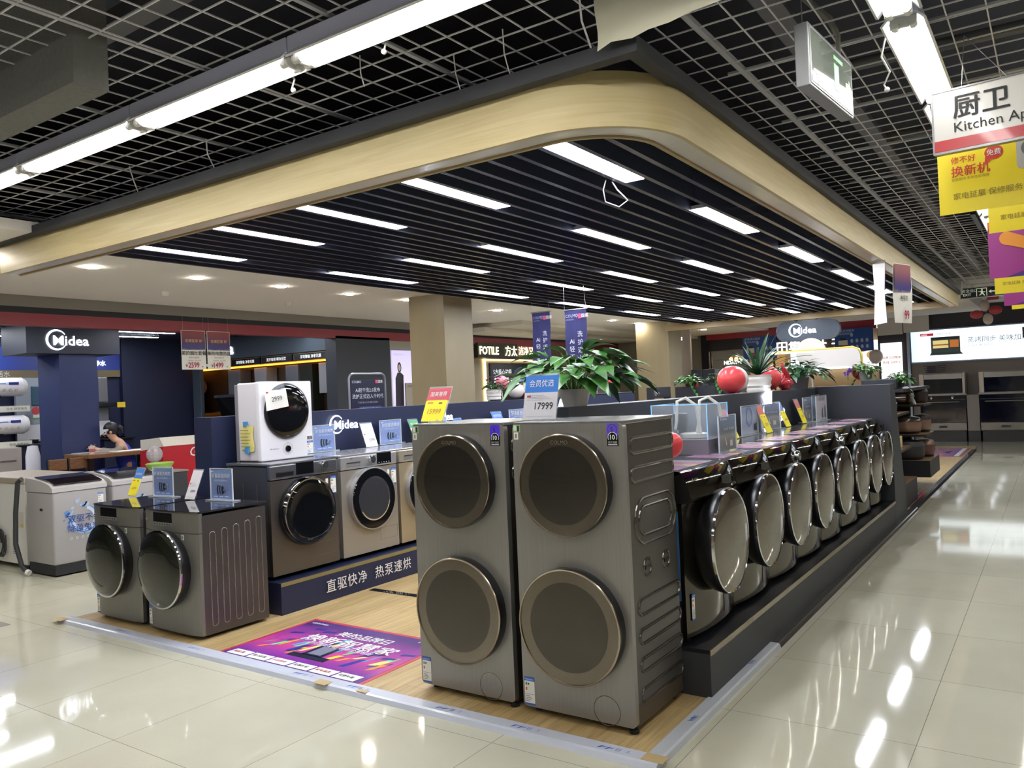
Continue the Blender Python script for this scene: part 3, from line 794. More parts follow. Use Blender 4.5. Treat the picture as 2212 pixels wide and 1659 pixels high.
# ---- mirror dark washers of the right row
def mirror_washer(label, wy, w, knob, proto=None):
    t = thing('front_load_washer', label, 'washing machine', (.045, wy, .262), 90)
    d, h, n = .56, .862, 12
    def arc(x, s=.038): return s * (2 * x / w) ** 2
    X = [-w / 2 + w * i / n for i in range(n + 1)]
    b = MB().box(-w / 2 + .003, w / 2 - .003, .05, d, .02, h - .04, M('2e3036', .35, .4)); b.build('cabinet', t)
    MB().prism([(x, arc(x)) for x in X] + [(w / 2, .06), (-w / 2, .06)], 'z', .024, .70, MIRR).build('front_panel', t, True)
    prof = [(.018, .694), (-.006, .70), (-.036, .712), (-.044, .726), (-.026, .80), (-.006, .842), (.004, h - .004), (.02, h), (.08, h)]
    vs = []; fs = []
    for x in X: vs += [(x, arc(x, .03) + p[0], p[1]) for p in prof]
    k = len(prof)
    for i in range(n):
        for j in range(k - 1): fs.append((i * k + j, i * k + j + 1, (i + 1) * k + j + 1, (i + 1) * k + j))
    b = MB().add(vs, fs, M('4c4743', .06, .95))
    for s in (0, n): b.add([vs[s * k + j] for j in range(k)] + [(X[s], .1, h), (X[s], .1, .694)], [tuple(range(k + 2))], M('2c2b2c', .3, .5))
    cp = b.build('control_panel', t, True)
    if knob: MB().lathe([(.034, .01), (.036, -.014), (.03, -.026), (.0001, -.027)], (.17, -.03, .775), CHROME, 'y', 28).build('knob', cp, True)
    else: MB().box(.05, .2, -.034, -.026, .752, .80, BLKG).build('display', cp)
    MB().txt('♛ LittleSwan', .016, -w / 2 + .03, -.012, .815, M('c8c4bc', .4)).build('maker_mark', cp)
    MB().box(-w / 2, w / 2, .045, d + .01, h - .02, h + .002, M('7d7d80', .1, .7), .003).build('top_panel', t)
    cz, r = .468, .278
    b = MB().lathe([(r * .86, .02), (r * .96, -.02), (r, -.075), (r * .985, -.086)], (0, 0, cz), BLK, 'y', 60); dr = b.build('door', t, True)
    MB().lathe([(r * .99, -.083), (r * .985, -.094), (r * .965, -.098), (r * .95, -.094)], (0, 0, cz), CHROME, 'y', 60).build('trim_ring', dr, True)
    MB().lathe([(r * .955, -.094), (r * .9, -.098), (r * .55, -.106), (.0001, -.11)], (0, 0, cz), M('80796c', .03, .88, coat=.3), 'y', 60).build('door_glass', dr, True)
    b = MB()
    for q in ((.10, w / 2 - .01, .16, .162), (.10, .102, .06, .162)): b.box(q[0], q[1], arc(q[1]) - .002, arc(q[1]) + .004, q[2], q[3], INK)
    b.build('filter_hatch', t)
    feet(t, w, d, h=.024)
    return t
ys = (.94, 1.632, 2.32, 3.01, 3.70, 4.395, 5.04, 5.645)
ords = ('first', 'second', 'third', 'fourth', 'fifth', 'sixth', 'seventh', 'eighth')
for k, y in enumerate(ys):
    w = .684 if k < 6 else .585
    t = mirror_washer('mirror dark front loader with big round door, %s from the tall towers' % ords[k], y, w, k in (2, 4))
    if k < 2: energy(t, -.30, .105, .024, .056, .132)
    if k == 5:
        b = MB()
        for q in range(11): b.box(.20, .255, .012, .03, .07 + .016 * q, .078 + .016 * q, INK)
        b.build('vent', t)
    if k == 0: MB().box(-w / 2 - .002, -w / 2 + .003, .06, .075, .21, .66, M('3f6fa8', .4)).box(-w / 2 - .002, -w / 2 + .003, .08, .11, .21, .66, M('3f6fa8', .4)).build('blue_foam_strip', t)
    ms = m_steps('promo_print_%d' % k, 'Y', [(0, 'b9b4c0'), (.3, 'b884a8'), (.5, '9a80a8'), (.68, 'c8b08a'), (.85, 'b87884'), (1, '9a93a8')], .2, noise=.35)
    o = MB().box(-.24, .0, -w / 2 + .05, w / 2 - .12, 0, .0015, ms).build('promo_sheet', loc=(-.03, y, 1.1265))
    tag(o, 'pink and purple promotional sheet on top of the %s mirror dark washer' % ords[k], 'promotional sheet', 'promotional sheets on the mirror dark washers')
# ================================================================== CARDS AND STANDS ON THE MACHINES
def tilt(mb, a):
    c, s = math.cos(a), math.sin(a)
    mb.v = [(x, y * c + z * s, z * c - y * s) for (x, y, z) in mb.v]; return mb
POSTB = m_steps('blue_poster', 'Z', [(0, '2f6fd0'), (.45, '1c4fb0'), (1, '2e78cf')], .35)
POSTD = m_steps('night_poster', 'Z', [(0, '23262c'), (.3, '5a5a58'), (.5, '8f8c86'), (.62, '2c3850'), (1, '4a6fa8')], .3, noise=.12)
POSTL = m_steps('pale_poster', 'Z', [(0, 'cfd0d8'), (.35, '93a8d0'), (.7, 'b9cbe6'), (1, '8fb0da')], .3, noise=.15)
def acrylic_stand(label, loc, rz, w=.25, h=.235, kind='blue', group=None, cat='sign stand'):
    t = thing('acrylic_sign_stand', label, cat, loc, rz, group)
    MB().box(-w / 2 - .025, w / 2 + .025, -.03, .045, 0, .006, M('c9d2dc', .08, al=.75)).build('foot_plate', t)
    b = MB().box(-w / 2, w / 2, -.003, 0, .006, h, ACRY)
    for x in (-w / 2, w / 2 - .004): b.box(x, x + .004, -.0034, .006, .006, h, M('dfe6ee', .1, al=.8))
    b.box(-w / 2, w / 2, -.0034, .006, h - .004, h, M('dfe6ee', .1, al=.8)); b.build('holder', t)
    f = {'blue': POSTB, 'dark': POSTD, 'pale': POSTL, 'white': M('d8d3da', .45)}[kind]
    p = MB().box(-w / 2 + .012, w / 2 - .012, .001, .004, .014, h - .012, f).build('poster', t)
    y = -.0045
    b = MB()
    if kind == 'blue':
        b.txt('好直驱选美的', w * .135, 0, y, h * .72, WHT, 'c', .01, res=1).txt('— 第5代东芝直驱科技 —', w * .062, 0, y, h * .6, M('bcd3f4', .4), 'c', res=1)
        for k in range(5): b.lathe([(.0001, 0), (h * (.15 - .006 * k), 0), (h * (.15 - .006 * k), .003)], (-w * .12 + .05 * w * k, y - .0005 * k, h * .34), M('33415f', .3, .5) if k % 2 == 0 else M('9fb3d4', .25, .5), 'y', 20, squash=(.45, 1))
        b.box(w * .1, w * .26, y - .003, y - .001, h * .3, h * .38, M('7f95bc', .3, .4)).box(w * .24, w * .28, y - .003, y - .001, h * .24, h * .44, M('a9bcd8', .3, .4))
        for k in range(3): b.box(-w * .33 + w * .24 * k, -w * .15 + w * .24 * k, y, y + .0005, h * .12, h * .14, M('c7daf6', .4))
        logo(b, -w * .43, h * .9, w * .055, y, WHT)
    elif kind == 'dark':
        b.txt('♛ LittleSwan', w * .07, -w * .42, y, h * .87, WHT, res=1)
        for k in range(6): b.box(-w * .25 + w * .1 * k, -w * .19 + w * .1 * k, y, y + .0005, h * .6, h * .66, M('aab4c8', .4))
        b.box(w * .06, w * .22, y, y + .0005, h * .16, h * .32, M('cfc6bc', .4)).add([(-w * .1, y, h * .2), (-w * .16, y, h * .4), (-w * .19, y, h * .4), (-w * .13, y, h * .2)], [(0, 1, 2, 3)], WHT)
    elif kind == 'pale':
        ring_f(b, w * .16, w * .185, -w * .05, h * .62, y, M('7f97c4', .4), 24, ); b.box(w * .22, w * .28, y, y + .0005, h * .14, h * .36, M('47374c', .4)).box(w * .31, w * .37, y, y + .0005, h * .14, h * .38, M('47374c', .4))
    else:
        b.txt('小天鹅·水魔方', w * .1, 0, y, h * .8, M('5a5f78', .4), 'c', res=1)
        for k, x in enumerate((.02, .26)): b.add([(w * (x + .0), y, h * .12), (w * (x + .09), y, h * .12), (w * (x + .06), y, h * (.5 + .1 * k)), (w * (x + .02), y, h * (.5 + .1 * k))], [(0, 1, 2, 3)], M('3c3c48', .5))
    b.build('print', p)
    return t
def price_card(label, loc, rz, w, h, head, hcol, body, price, lean=22, sx=1, cat='price card', group=None, yellow=None):
    t = thing('price_card', label, cat, loc, rz, group)
    b = MB().box(-w / 2 - .004, w / 2 + .004, -.001, .002, 0, h + .012, ACRY); b.box(-w / 2 - .004, w / 2 + .004, -.001, .05, 0, .003, ACRY)
    tilt(b, R(lean)).build('holder', t)
    b = MB().box(-w / 2, w / 2, -.003, -.001, .004, h * .62, M(body, .5)).box(-w / 2, w / 2, -.003, -.001, h * .62, h, M(hcol, .5))
    if head: b.txt(head, w * .19, .0, -.004, h * .76, WHT, 'c', .01, res=1)
    if not yellow:
        for k in range(4): b.box(-w * .42, w * (.1 + .1 * (k % 3)), -.0036, -.003, h * (.55 - .035 * k), h * (.555 - .035 * k), M('7a7a80', .5))
        b.txt(price, w * .24, w * .12, -.004, h * .24, INK, 'c', .012).box(-w * .4, w * .4, -.0036, -.003, h * .08, h * .085, M('9a9aa0', .5)).box(-w * .42, -w * .3, -.0036, -.003, h * .52, h * .56, M('c23b46', .5))
    tilt(b, R(lean)).build('sheet', t)
    if yellow:
        yw, yh = yellow
        b = MB().prism(rrect(yw, yh, .012, 4, 0, yh / 2 + .002), 'y', -.006, -.0045, M('f3e413', .45))
        b.txt(price, yw * .27, 0, -.0075, yh * .36, M('b8792a', .5), 'c', .004, sl=.12).box(-yw * .4, -yw * .15, -.0066, -.006, yh * .86, yh * .92, M('d06a2a', .5)).box(yw * .12, yw * .28, -.0066, -.006, yh * .84, yh * .9, M('3a3620', .5)).box(yw * .2, yw * .3, -.0066, -.006, yh * .05, yh * .08, M('d06a2a', .5))
        tilt(b, R(lean)).build('yellow_card', t)
    return t
price_card('yellow 15999 price card under a red header on the left tall tower', (-1.25, .18, 1.418), -5, .17, .20, '国美推荐', 'c9475a', 'ece8ea', '15999', 24, yellow=(.165, .125))
price_card('blue and white 17999 price card on the right tall tower', (-.54, .16, 1.418), -5, .205, .225, '会员优选', '2f78d6', 'd5d3dc', '17999', 12)
ZD, ZC, ZR = .867, 1.114, 1.1275
price_card('yellow 6499 price card on the far left dark front loader', (-4.56, .36, ZD), -2, .12, .225, '会员优选', '3f7fd8', 'e4e4e8', '6499', 22, yellow=(.12, .14))
acrylic_stand('blue acrylic sign stand on the far left dark front loader', (-4.19, .40, ZD), 3)
price_card('slanting white price card on the ribbed dark front loader, left of its blue stand', (-3.79, .36, ZD), -2, .125, .225, '', 'dcd9de', 'dcd9de', '6999', 22)
acrylic_stand('blue acrylic sign stand on the ribbed dark front loader in front of the navy wall', (-3.455, .40, ZD), 2)
acrylic_stand('blue acrylic sign stand between the small white washer and the first glowing sign', (-3.74, 1.66, ZC), 90, .25)
price_card('white 2599 price card below the first glowing wall sign', (-3.68, 2.19, ZC), 90, .15, .23, '', 'cfd3e4', 'e6e4ea', '2599', 20)
acrylic_stand('blue acrylic sign stand right of the first glowing sign, on the third silver washer', (-3.78, 2.55, ZC), 90, .3)
price_card('green topped yellow 4999 price card left of the tall towers', (-3.72, 2.9, ZC), 90, .14, .23, '新品上市', '4f9a68', 'e6e4ea', '4999', 22, yellow=(.135, .13))
acrylic_stand('blue acrylic sign stand behind the yellow 15999 card', (-3.74, 3.22, ZC), 90, .3)
price_card('blue headed price card under the second glowing sign over the left tower', (-3.7, 3.58, ZC), 90, .14, .2, '会员优选', '3f7fd8', 'e4d44a', '3999', 20)
price_card('blue headed white price card alone against the navy wall over the left tower', (-3.7, 4.32, ZC), 90, .2, .24, '会员优选', '3f7fd8', 'dcdce2', '3299', 20)
acrylic_stand('blue acrylic sign stand left of the 17999 card, against the navy wall', (-3.7, 4.68, ZC), 90, .42, .25)
acrylic_stand('blue acrylic sign stand right of the 17999 card, beside the white panel', (-3.55, 5.28, ZC), 90, .24, .25)
tag(MB().prism([(5.45, 0), (5.75, 0), (5.76, .28), (5.66, .34), (5.5, .34), (5.45, .25)], 'x', -3.62, -3.6, M('dfeaff', .4, em=.9)).build('backlit_sign', loc=(0, 0, ZC)), 'white backlit panel on the machines left of the big potted plant', 'light panel')
# right hand row
acrylic_stand('dark acrylic sign stand on the second mirror dark washer, nearest the aisle', (-.13, 1.71, ZR), 90, .32, .235, 'dark')
acrylic_stand('pale blue acrylic sign stand in front of the charcoal wall beside the swan sign', (-.50, 3.3, ZR), 90, .42, .245, 'pale')
acrylic_stand('dark acrylic sign stand standing in front of the glowing swan sign', (-.56, 4.1, ZR), 70, .26, .24, 'dark')
acrylic_stand('dark blue acrylic sign stand behind the white one near the end partition', (-.52, 5.2, ZR), 88, .3, .255, 'dark')
acrylic_stand('white acrylic sign stand with dark figures near the end partition', (-.45, 5.48, ZR), 90, .44, .262, 'white')
acrylic_stand('pale blue acrylic sign stand last in the row beside the end partition', (-.57, 5.75, ZR), 90, .3, .265, 'pale')
price_card('red topped yellow price card behind the dark acrylic stand', (-.47, 2.85, ZR), 90, .17, .24, '', 'c9475a', 'e6dc30', '6299', 24, yellow=(.16, .15))
price_card('red topped yellow price card right of the pale blue stand', (-.42, 3.56, ZR), 90, .16, .25, '', 'c96a5a', 'e6dc30', '5999', 22, yellow=(.155, .165))
price_card('blue topped yellow price card right of the swan sign', (-.5, 4.42, ZR), 90, .15, .25, '', '7a94d8', 'e6dc30', '4999', 22, yellow=(.145, .16))
price_card('red topped yellow price card leaning beside the dark blue stand', (-.5, 5.0, ZR), 90, .15, .25, '', 'c07a70', 'e6dc30', '7999', 20, yellow=(.145, .16))
# clear demonstration box
t = thing('demonstration_box', 'clear acrylic demonstration box with hoses on a grey base on the mirror dark washers', 'display box', (-.55, 1.5, ZR))
MB().box(0, .37, 0, .37, 0, .092, M('8f8b96', .12, .2)).build('base', t)
MB().lathe([(.0001, -.004), (.012, -.004), (.012, 0)], (.371, .12, .05), BLK, 'x', 14).build('socket', t)
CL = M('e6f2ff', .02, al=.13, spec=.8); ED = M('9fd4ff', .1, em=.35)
b = MB().box(0, .37, 0, .004, .092, .31, CL).box(0, .37, .366, .37, .092, .31, CL).box(0, .004, 0, .37, .092, .31, CL).box(.366, .37, 0, .37, .092, .31, CL).box(0, .37, 0, .37, .306, .31, CL)
b.build('clear_case', t)
b = MB()
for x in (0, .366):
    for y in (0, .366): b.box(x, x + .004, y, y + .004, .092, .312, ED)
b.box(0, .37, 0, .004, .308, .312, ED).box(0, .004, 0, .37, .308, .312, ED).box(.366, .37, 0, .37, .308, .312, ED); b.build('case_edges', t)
b = MB()
for k, (x, y) in enumerate(((.12, .12), (.24, .2))):
    b.tube([(x - .02, y, .1), (x, y, .2), (x + .01, y, .33), (x + .06, y + .02, .35), (x + .12, y + .04, .30), (x + .14, y + .05, .12)], .011, M('d8d6cc', .4), 8)
b.build('hose', t, True)
b = MB().lathe([(.0001, .095), (.09, .095), (.09, .12), (.07, .125), (.0001, .125)], (.2, .2, 0), M('cfcdc4', .3), seg=30).box(.05, .13, .22, .3, .1, .25, BLK, .01).lathe([(.05, .13), (.05, .15), (.0001, .16)], (.09, .1, 0), CHROME, seg=20); b.build('wash_drum_model', t, True)

# ================================================================== PLANTS, BALLOONS
def leaf(b, p, d, L, wd, ma, droop=.5, fold=.25):
    """one pointed leaf from p along d with a folded midrib"""
    d = Vector(d).normalized(); s = d.cross(Vector((0, 0, 1)))
    s = s.normalized() if s.length > .01 else Vector((1, 0, 0))
    n = s.cross(d).normalized()
    pr = [(0, .0), (.12, .62), (.3, 1), (.55, .86), (.8, .42), (1, 0)]
    vs = []; fs = []
    for (t, w_) in pr:
        c = Vector(p) + d * (L * t) + Vector((0, 0, -1)) * (droop * L * t * t * .5)
        vs += [c + s * (wd * w_ / 2) + n * (fold * wd * w_ / 2), c, c - s * (wd * w_ / 2) + n * (fold * wd * w_ / 2)]
    for i in range(5):
        k = 3 * i; fs += [(k, k + 1, k + 4, k + 3), (k + 1, k + 2, k + 5, k + 4)]
    b.add(vs, fs, ma)
def pothos(label, loc, sp, h, n, L, potf, ma=LEAF, seed=1, name='potted_pothos', droop=.8, trail=0):
    """sp = half spread, h = height of the crown over the pot rim"""
    rnd = random.Random(seed)
    t = thing(name, label, 'potted plant', loc)
    ph, pr = potf(t)
    b = MB(); st = MB()
    for i in range(n):
        a = rnd.uniform(0, 2 * PI); u = math.sqrt(rnd.random())
        rho = sp * u * .8; z = ph + h * (1 - u * u * .75) * rnd.uniform(.45, 1)
        p = Vector((rho * math.cos(a), rho * math.sin(a), z))
        d = Vector((math.cos(a + rnd.uniform(-.5, .5)), math.sin(a + rnd.uniform(-.5, .5)), rnd.uniform(-.5, .55) + .35 * (1 - u)))
        leaf(b, p, d, L * rnd.uniform(.65, 1.15), L * rnd.uniform(.42, .6), ma, droop, rnd.uniform(.05, .4))
        if i % 2 == 0:
            r0 = pr * .5 * rnd.random()
            st.tube([(r0 * math.cos(a), r0 * math.sin(a), ph - .02), (rho * .5 * math.cos(a), rho * .5 * math.sin(a), (ph + z) / 2 + .02), p], .0035, M('5a7a3a', .5), 5)
    for i in range(trail):
        a = rnd.uniform(0, 2 * PI)
        for k in range(4):
            rr = pr * 1.1 + .02 * k
            leaf(b, (rr * math.cos(a + .2 * k), rr * math.sin(a + .2 * k), ph + .02 - .05 * k), (math.cos(a), math.sin(a), -.6), L * .7, L * .4, ma, .8)
    b.build('foliage', t, True); st.build('stems', t, True)
    return t
def pot_taper(rt, rb, h, ma, wave=0, sq=1):
    def f(t):
        prof = [(.0001, 0), (rb, 0)]
        for k in range(9):
            u = k / 8; prof.append((rb + (rt - rb) * u + (wave * math.sin(u * 20) if wave else 0), h * u))
        prof += [(rt * 1.06, h), (rt * 1.06, h - .0), (rt * .92, h), (rt * .9, h - .015), (.0001, h - .015)]
        MB().lathe(prof, (0, 0, 0), ma, seg=28, squash=(sq, 1)).build('pot', t, True)
        MB().lathe([(.0001, h - .012), (rt * .9, h - .012)], (0, 0, 0), M('3a2f25', .9), seg=20).build('soil', t)
        return h, rt
    return f
PW = M('d9d6d0', .3)
pothos('large leafy pothos in a white pot on the near end of the charcoal wall', (-.72, .84, 1.465), .42, .26, 120, .19, pot_taper(.095, .068, .10, PW), LEAF, 3)
pothos('dense dark green pothos in a grey pot beside the red ornament on the charcoal wall', (-.72, 5.63, 1.465), .36, .20, 120, .13, pot_taper(.12, .10, .12, M('5f6064', .5)), LEAFD, 5)
t = thing('potted_strap_plant', 'strap leaved plant in a rippled white pot on the charcoal wall', 'potted plant', (-.72, 4.28, 1.465))
pot_taper(.125, .105, .16, PW, .006)(t)
b = MB(); rnd = random.Random(11)
for i in range(44):
    a = rnd.uniform(0, 2 * PI); L = rnd.uniform(.3, .62); e = rnd.uniform(.45, 1.35)
    vs = []; fs = []; N = 8
    for k in range(N + 1):
        u = k / N; x = L * u * math.cos(e); z = .15 + L * u * math.sin(e) - .30 * L * u * u * (1.5 - e * .5)
        w_ = .017 * math.sin(PI * min(1, .12 + u * .88)) + .001
        c = Vector((x * math.cos(a), x * math.sin(a), z)); s = Vector((-math.sin(a), math.cos(a), 0)) * w_
        vs += [c - s + Vector((0, 0, .004)), c, c + s + Vector((0, 0, .004))]
    for k in range(N): q = 3 * k; fs += [(q, q + 1, q + 4, q + 3), (q + 1, q + 2, q + 5, q + 4)]
    b.add(vs, fs, LEAFD)
b.build('foliage', t, True)
t = pothos('purple flowered plant in a rippled white pot on the navy wall left of the balloons', (-3.97, 4.56, 1.485), .14, .10, 70, .07, pot_taper(.095, .085, .125, PW, .004), LEAFD, 8, 'potted_flower')
b = MB(); rnd = random.Random(4)
for i in range(16):
    p = (rnd.uniform(-.08, .08), rnd.uniform(-.08, .08), .24 + rnd.uniform(-.03, .03))
    for k in range(6): a = PI * k / 3; leaf(b, p, (math.cos(a), math.sin(a), .5), .035, .025, M('a65aa8', .6), .2)
b.build('flowers', t, True)
def balloon(label, c, r, ma, stick=None, d=(0, 0, -1)):
    t = thing('balloon', label, 'balloon', c)
    d = Vector(d).normalized()
    b = MB(); n = 14; q = d.to_track_quat('-Z', 'Y').to_matrix()
    prof = [(.0001, r)] + [(r * math.sin(PI * k / n), r * math.cos(PI * k / n) * (1 if k < n * .55 else 1.12)) for k in range(1, n)] + [(r * .03, -r * 1.13)]
    b.lathe(prof, (0, 0, 0), ma, seg=26); b.v = [tuple(q @ Vector(v)) for v in b.v]
    b.build('envelope', t, True)
    b = MB().lathe([(r * .03, -r * 1.12), (r * .09, -r * 1.2), (.0001, -r * 1.2)], (0, 0, 0), ma, seg=12); b.v = [tuple(q @ Vector(v)) for v in b.v]; b.build('knot', t, True)
    if stick: MB().tube([(0, 0, -r), (0, 0, -stick)], .004, WHT, 6).build('stick', t)
    return t
balloon('red balloon lying on the charcoal wall in front of a white one', (-.68, 3.42, 1.588), .118, REDB, d=(-.6, 1, 0))
balloon('white balloon behind the red one on the charcoal wall, left of the strap leaved plant', (-.76, 3.74, 1.588), .118, WHTB, d=(-.3, 1, 0))
balloon('red balloon half hidden behind the red ornament on the charcoal wall', (-.79, 4.83, 1.59), .12, REDB, d=(.4, 1, 0))
balloon('white balloon behind the grey pot of the dense pothos', (-.79, 5.99, 1.585), .11, WHTB, d=(-.4, -1, 0))
balloon('white balloon in front of the pink one on the navy wall', (-3.93, 4.97, 1.585), .10, WHTB, d=(0, 1, 0))
balloon('pink balloon above the white one beside the purple flowers', (-4.0, 4.78, 1.69), .08, PINKB, stick=.2)
balloon('red balloon just showing behind the 17999 price card', (-3.95, 5.2, 1.57), .085, REDB, d=(0, 1, 0))
balloon('red balloon peeping out between the right tower and the mirror dark washers', (-.165, .90, 1.24), .066, REDB, d=(0, 0, -1))
t = thing('flame_ornament', 'shiny red flame shaped ornament on the charcoal wall', 'ornament', (-.70, 5.08, 1.465))
b = MB(); RG = M('a31c2c', .12, coat=.6)
b.lathe([(.0001, 0), (.06, 0), (.085, .03), (.09, .07), (.07, .11), (.03, .13)], (0, 0, 0), RG, seg=20, squash=(.7, 1.15))
for k, (a, hh, x) in enumerate(((0, .29, -.02), (2, .22, .05), (4, .2, -.06), (1, .17, .07), (3, .16, .03))):
    pts = [(.02 * math.sin(a + i * .7), x + .03 * math.sin(a + i), .06 + (hh - .06) * i / 6) for i in range(7)]
    b.tube(pts, [.045, .042, .036, .03, .022, .012, .003], RG, 10)
b.build('body', t, True)
# ------------------------------------------------------------------ hanging banners
BAN = m_grain('banner_cloth', '272a5c', '2e3168', (30, 30, 3), r=.7, dist=0)
def colmo_banner(label, loc, w, h):
    t = thing('hanging_banner', label, 'banner', loc)
    b = MB(); n = 10; vs = []; fs = []
    for i in range(n + 1): vs += [(-w / 2 + .003 * math.sin(i), .004 * math.sin(i * 1.1), -h * i / n), (w / 2 + .003 * math.sin(i), .004 * math.sin(i * .9), -h * i / n)]
    for i in range(n): fs.append((2 * i, 2 * i + 1, 2 * i + 3, 2 * i + 2))
    b.add(vs, fs, BAN).build('cloth', t)
    MB().tube([(-w / 2 - .02, 0, 0), (w / 2 + .02, 0, 0)], .007, SILV, 8).build('rod', t)
    MB().tube([(-w / 2, 0, 0), (-w / 2, 0, 2.78 - loc[2])], .0015, SILV, 4).tube([(w / 2, 0, 0), (w / 2 - .02, 0, 2.78 - loc[2])], .0015, SILV, 4).build('wires', t)
    b = MB(); y = -.008
    b.txt('COLMO', .052, -w * .44, y, -.09, M('b9bcd8', .5), sx=.9).txt('AI科技家电', .022, -w * .44, y, -.125, M('8e92b8', .5), res=1).box(w * .06, w * .07, y, y + .001, -.11, -.05, M('9a7fa8', .5)).box(w * .14, w * .28, y, y + .001, -.11, -.055, M('d94a80', .5)).txt('国美', .05, w * .30, y, -.1, WHT, bold=.02)
    for i, ch in enumerate('洗护迈入"干洗"的'): b.txt(ch, .074, w * .2, y, -.32 - .093 * i, M('d3d5e8', .5), 'c', .012)
    for i, ch in enumerate(('Ai', '轻', '干', '洗', '2.0', '发', '布')): b.txt(ch, .074, -w * .19, y, -.40 - .093 * i, M('d3d5e8', .5), 'c', .012)
    b.build('lettering', t)
colmo_banner('dark blue hanging cloth banner with white characters, the left one of two', (-4.165, 6.0, 2.635), .285, 1.02)
colmo_banner('dark blue hanging cloth banner with white characters, the right one above the big pothos', (-3.06, 5.0, 2.505), .29, .95)
# ------------------------------------------------------------------ floor posters
def floor_mat(label, loc, rz, w, h, full=True):
    t = thing('floor_poster', label, 'floor poster', loc, rz)
    MB().box(0, w, 0, h, 0, .002, M('b83545', .4)).build('border', t)
    bg = m_steps('poster_ground', 'Y', [(0, '2c2466'), (.22, '6a2f9a'), (.48, 'c23f8f'), (.72, '9a3a96'), (1, '4a2a72')], .28, noise=.18)
    MB().box(.03, w - .03, .03, h - .03, .002, .003, bg).build('print_ground', t)
    b = MB(); rnd = random.Random(int(w * 100)); z = .0034
    cl = [M(c, .3) for c in ('f0d83c', '2a2f9a', '39b5d8', 'f59a3a', '3a1f6e', '7ad0a0', 'f7ee7a', '1f2a6a')]
    for i in range(46):
        x = rnd.uniform(.07, w - .12); y = rnd.uniform(.17, .34) * h / .83 + rnd.uniform(0, .12); hh = rnd.uniform(.04, .15); ww = rnd.uniform(.015, .05); z += .00002
        b.add([(x, y, z), (x + ww, y + .01, z), (x + ww + .04, y + hh + .01, z), (x + .04, y + hh, z)], [(0, 1, 2, 3)], cl[i % 8])
    for (x, y) in ((.10, .52), (.2, .64), (w - .2, .4), (w - .14, .5), (.3, .62)): b.add([(x, y, z), (x + .09, y + .02, z), (x + .10, y + .05, z), (x + .01, y + .035, z)], [(0, 1, 2, 3)], M('2a2f8a', .3))
    z += .0002
    b.box(w * .42, w * .56, h * .30, h * .52, .003, z, M('2f3350', .2, .4)).box(w * .445, w * .535, h * .33, h * .5, .003, z + .0002, M('a9aec8', .15, .5)).box(w * .36, w * .62, h * .24, h * .31, .003, z, M('20223c', .25))
    for k in range(6): x = .06 + (w - .12) * k / 6; b.add([(x, .055, z + .0003), (x + (w - .12) / 6 - .015, .055, z + .0003), (x + (w - .12) / 6 - .005, .135, z + .0003), (x + .01, .135, z + .0003)], [(0, 1, 2, 3)], WHT)
    b.build('print', t)
    if full:
        b = MB(); z += .0008
        b.txt('美的品牌日', .094, w * .53, h * .74, z, WHT, 'c', .02, pl='t', sl=.12).txt('焕新智慧家', .135, w * .53, h * .56, z, WHT, 'c', .03, pl='t', sl=.12, sx=1.15)
        b.txt('亿元惠新补贴 焕新全屋智能', .046, w * .53, h * .5, z, M('e8d8f4', .4), 'c', .01, pl='t', sl=.1).txt('LittleSwan', .036, .07, h * .89, z, WHT, pl='t', bold=.02)
        b.txt('Midea', .05, w - .2, h * .88, z, WHT, pl='t', bold=.03)
        for k, s in enumerate(('满减2重', '满12即享', '以旧换新', '至高补贴', '家电清洗', '买贵补差')): b.txt(s, .03, .08 + (w - .12) * k / 6, .088, z, INK if k % 2 else M('b8323e', .5), pl='t', res=1, bold=.02)
        b.build('lettering', t)
    return t
floor_mat('colourful red bordered poster stuck to the oak floor between the two rows', (-2.81, -.168, .0195), 0, 1.24, .835)
floor_mat('purple poster stuck to the oak floor just behind the end partition', (.10, 7.12, .0195), 90, 1.3, .8, False)
floor_mat('purple poster stuck to the oak floor at its far end near the ovens', (.06, 13.6, .0195), 90, 1.9, 1.1, False)
# ================================================================== LEFT SHOPS
struct('floor_shop', MB().box(-12.3, -8.6, -4, 5.9, 0, .12, M('5c5a58', .3)))
v = MB().box(-12.2, -12, -4, 6.1, 0, 2.9, NAVY); v.box(-12.0, -11.96, -4, 4.5, 2.25, 2.62, M('2c3f8c', .4)); v.box(-12.0, -11.93, -4, 4.48, 2.135, 2.25, M('6d6247', .35))
v.box(-12.1, -11.9, 4.5, 6.0, 0, 2.9, M('1f2740', .5)); struct('wall_shop_back', v)
v = MB().box(-12.3, -8.15, -4, 6.0, 2.86, 2.9, M('15171d', .6))
for k in range(24): v.box(-12.2 + .165 * k, -12.17 + .165 * k, -3.9, 5.9, 2.78, 2.86, SL)
struct('ceiling_shop', v)
v = MB().box(-14.2, -8.1, 6.0, 6.12, 2.40, 2.9, M('4c5864', .5)); v.box(-14.2, -8.1, 6.35, 6.4, 0, 2.4, M('3a2c1e', .35)); v.box(-14.2, -8.1, 6.0, 6.35, .72, .80, M('24252a', .35))
v.box(-8.25, -8.0, 5.86, 7.12, 0, 2.6, M('343a45', .55)); v.box(-14.2, -13.9, 6, 6.4, 0, 2.4, M('26282e', .5)); struct('wall_shop_side', v)
v = MB().box(-8.3, -8.02, 7.12, 9.5, 0, 2.6, M('a29f94', .7)); v.box(-8.75, -8.6, 9.5, 16.2, 0, 2.6, M('b9b2a2', .6)); v.box(-9.3, -9.1, 16.2, 21, 0, 2.8, M('d9d2bf', .6)); v.box(-8.9, -8.1, 13.3, 16.1, 0, 2.6, M('c3bba9', .6)); v.box(-9.2, -8.05, 16.2, 21, 2.36, 2.62, M('8c6f52', .5))
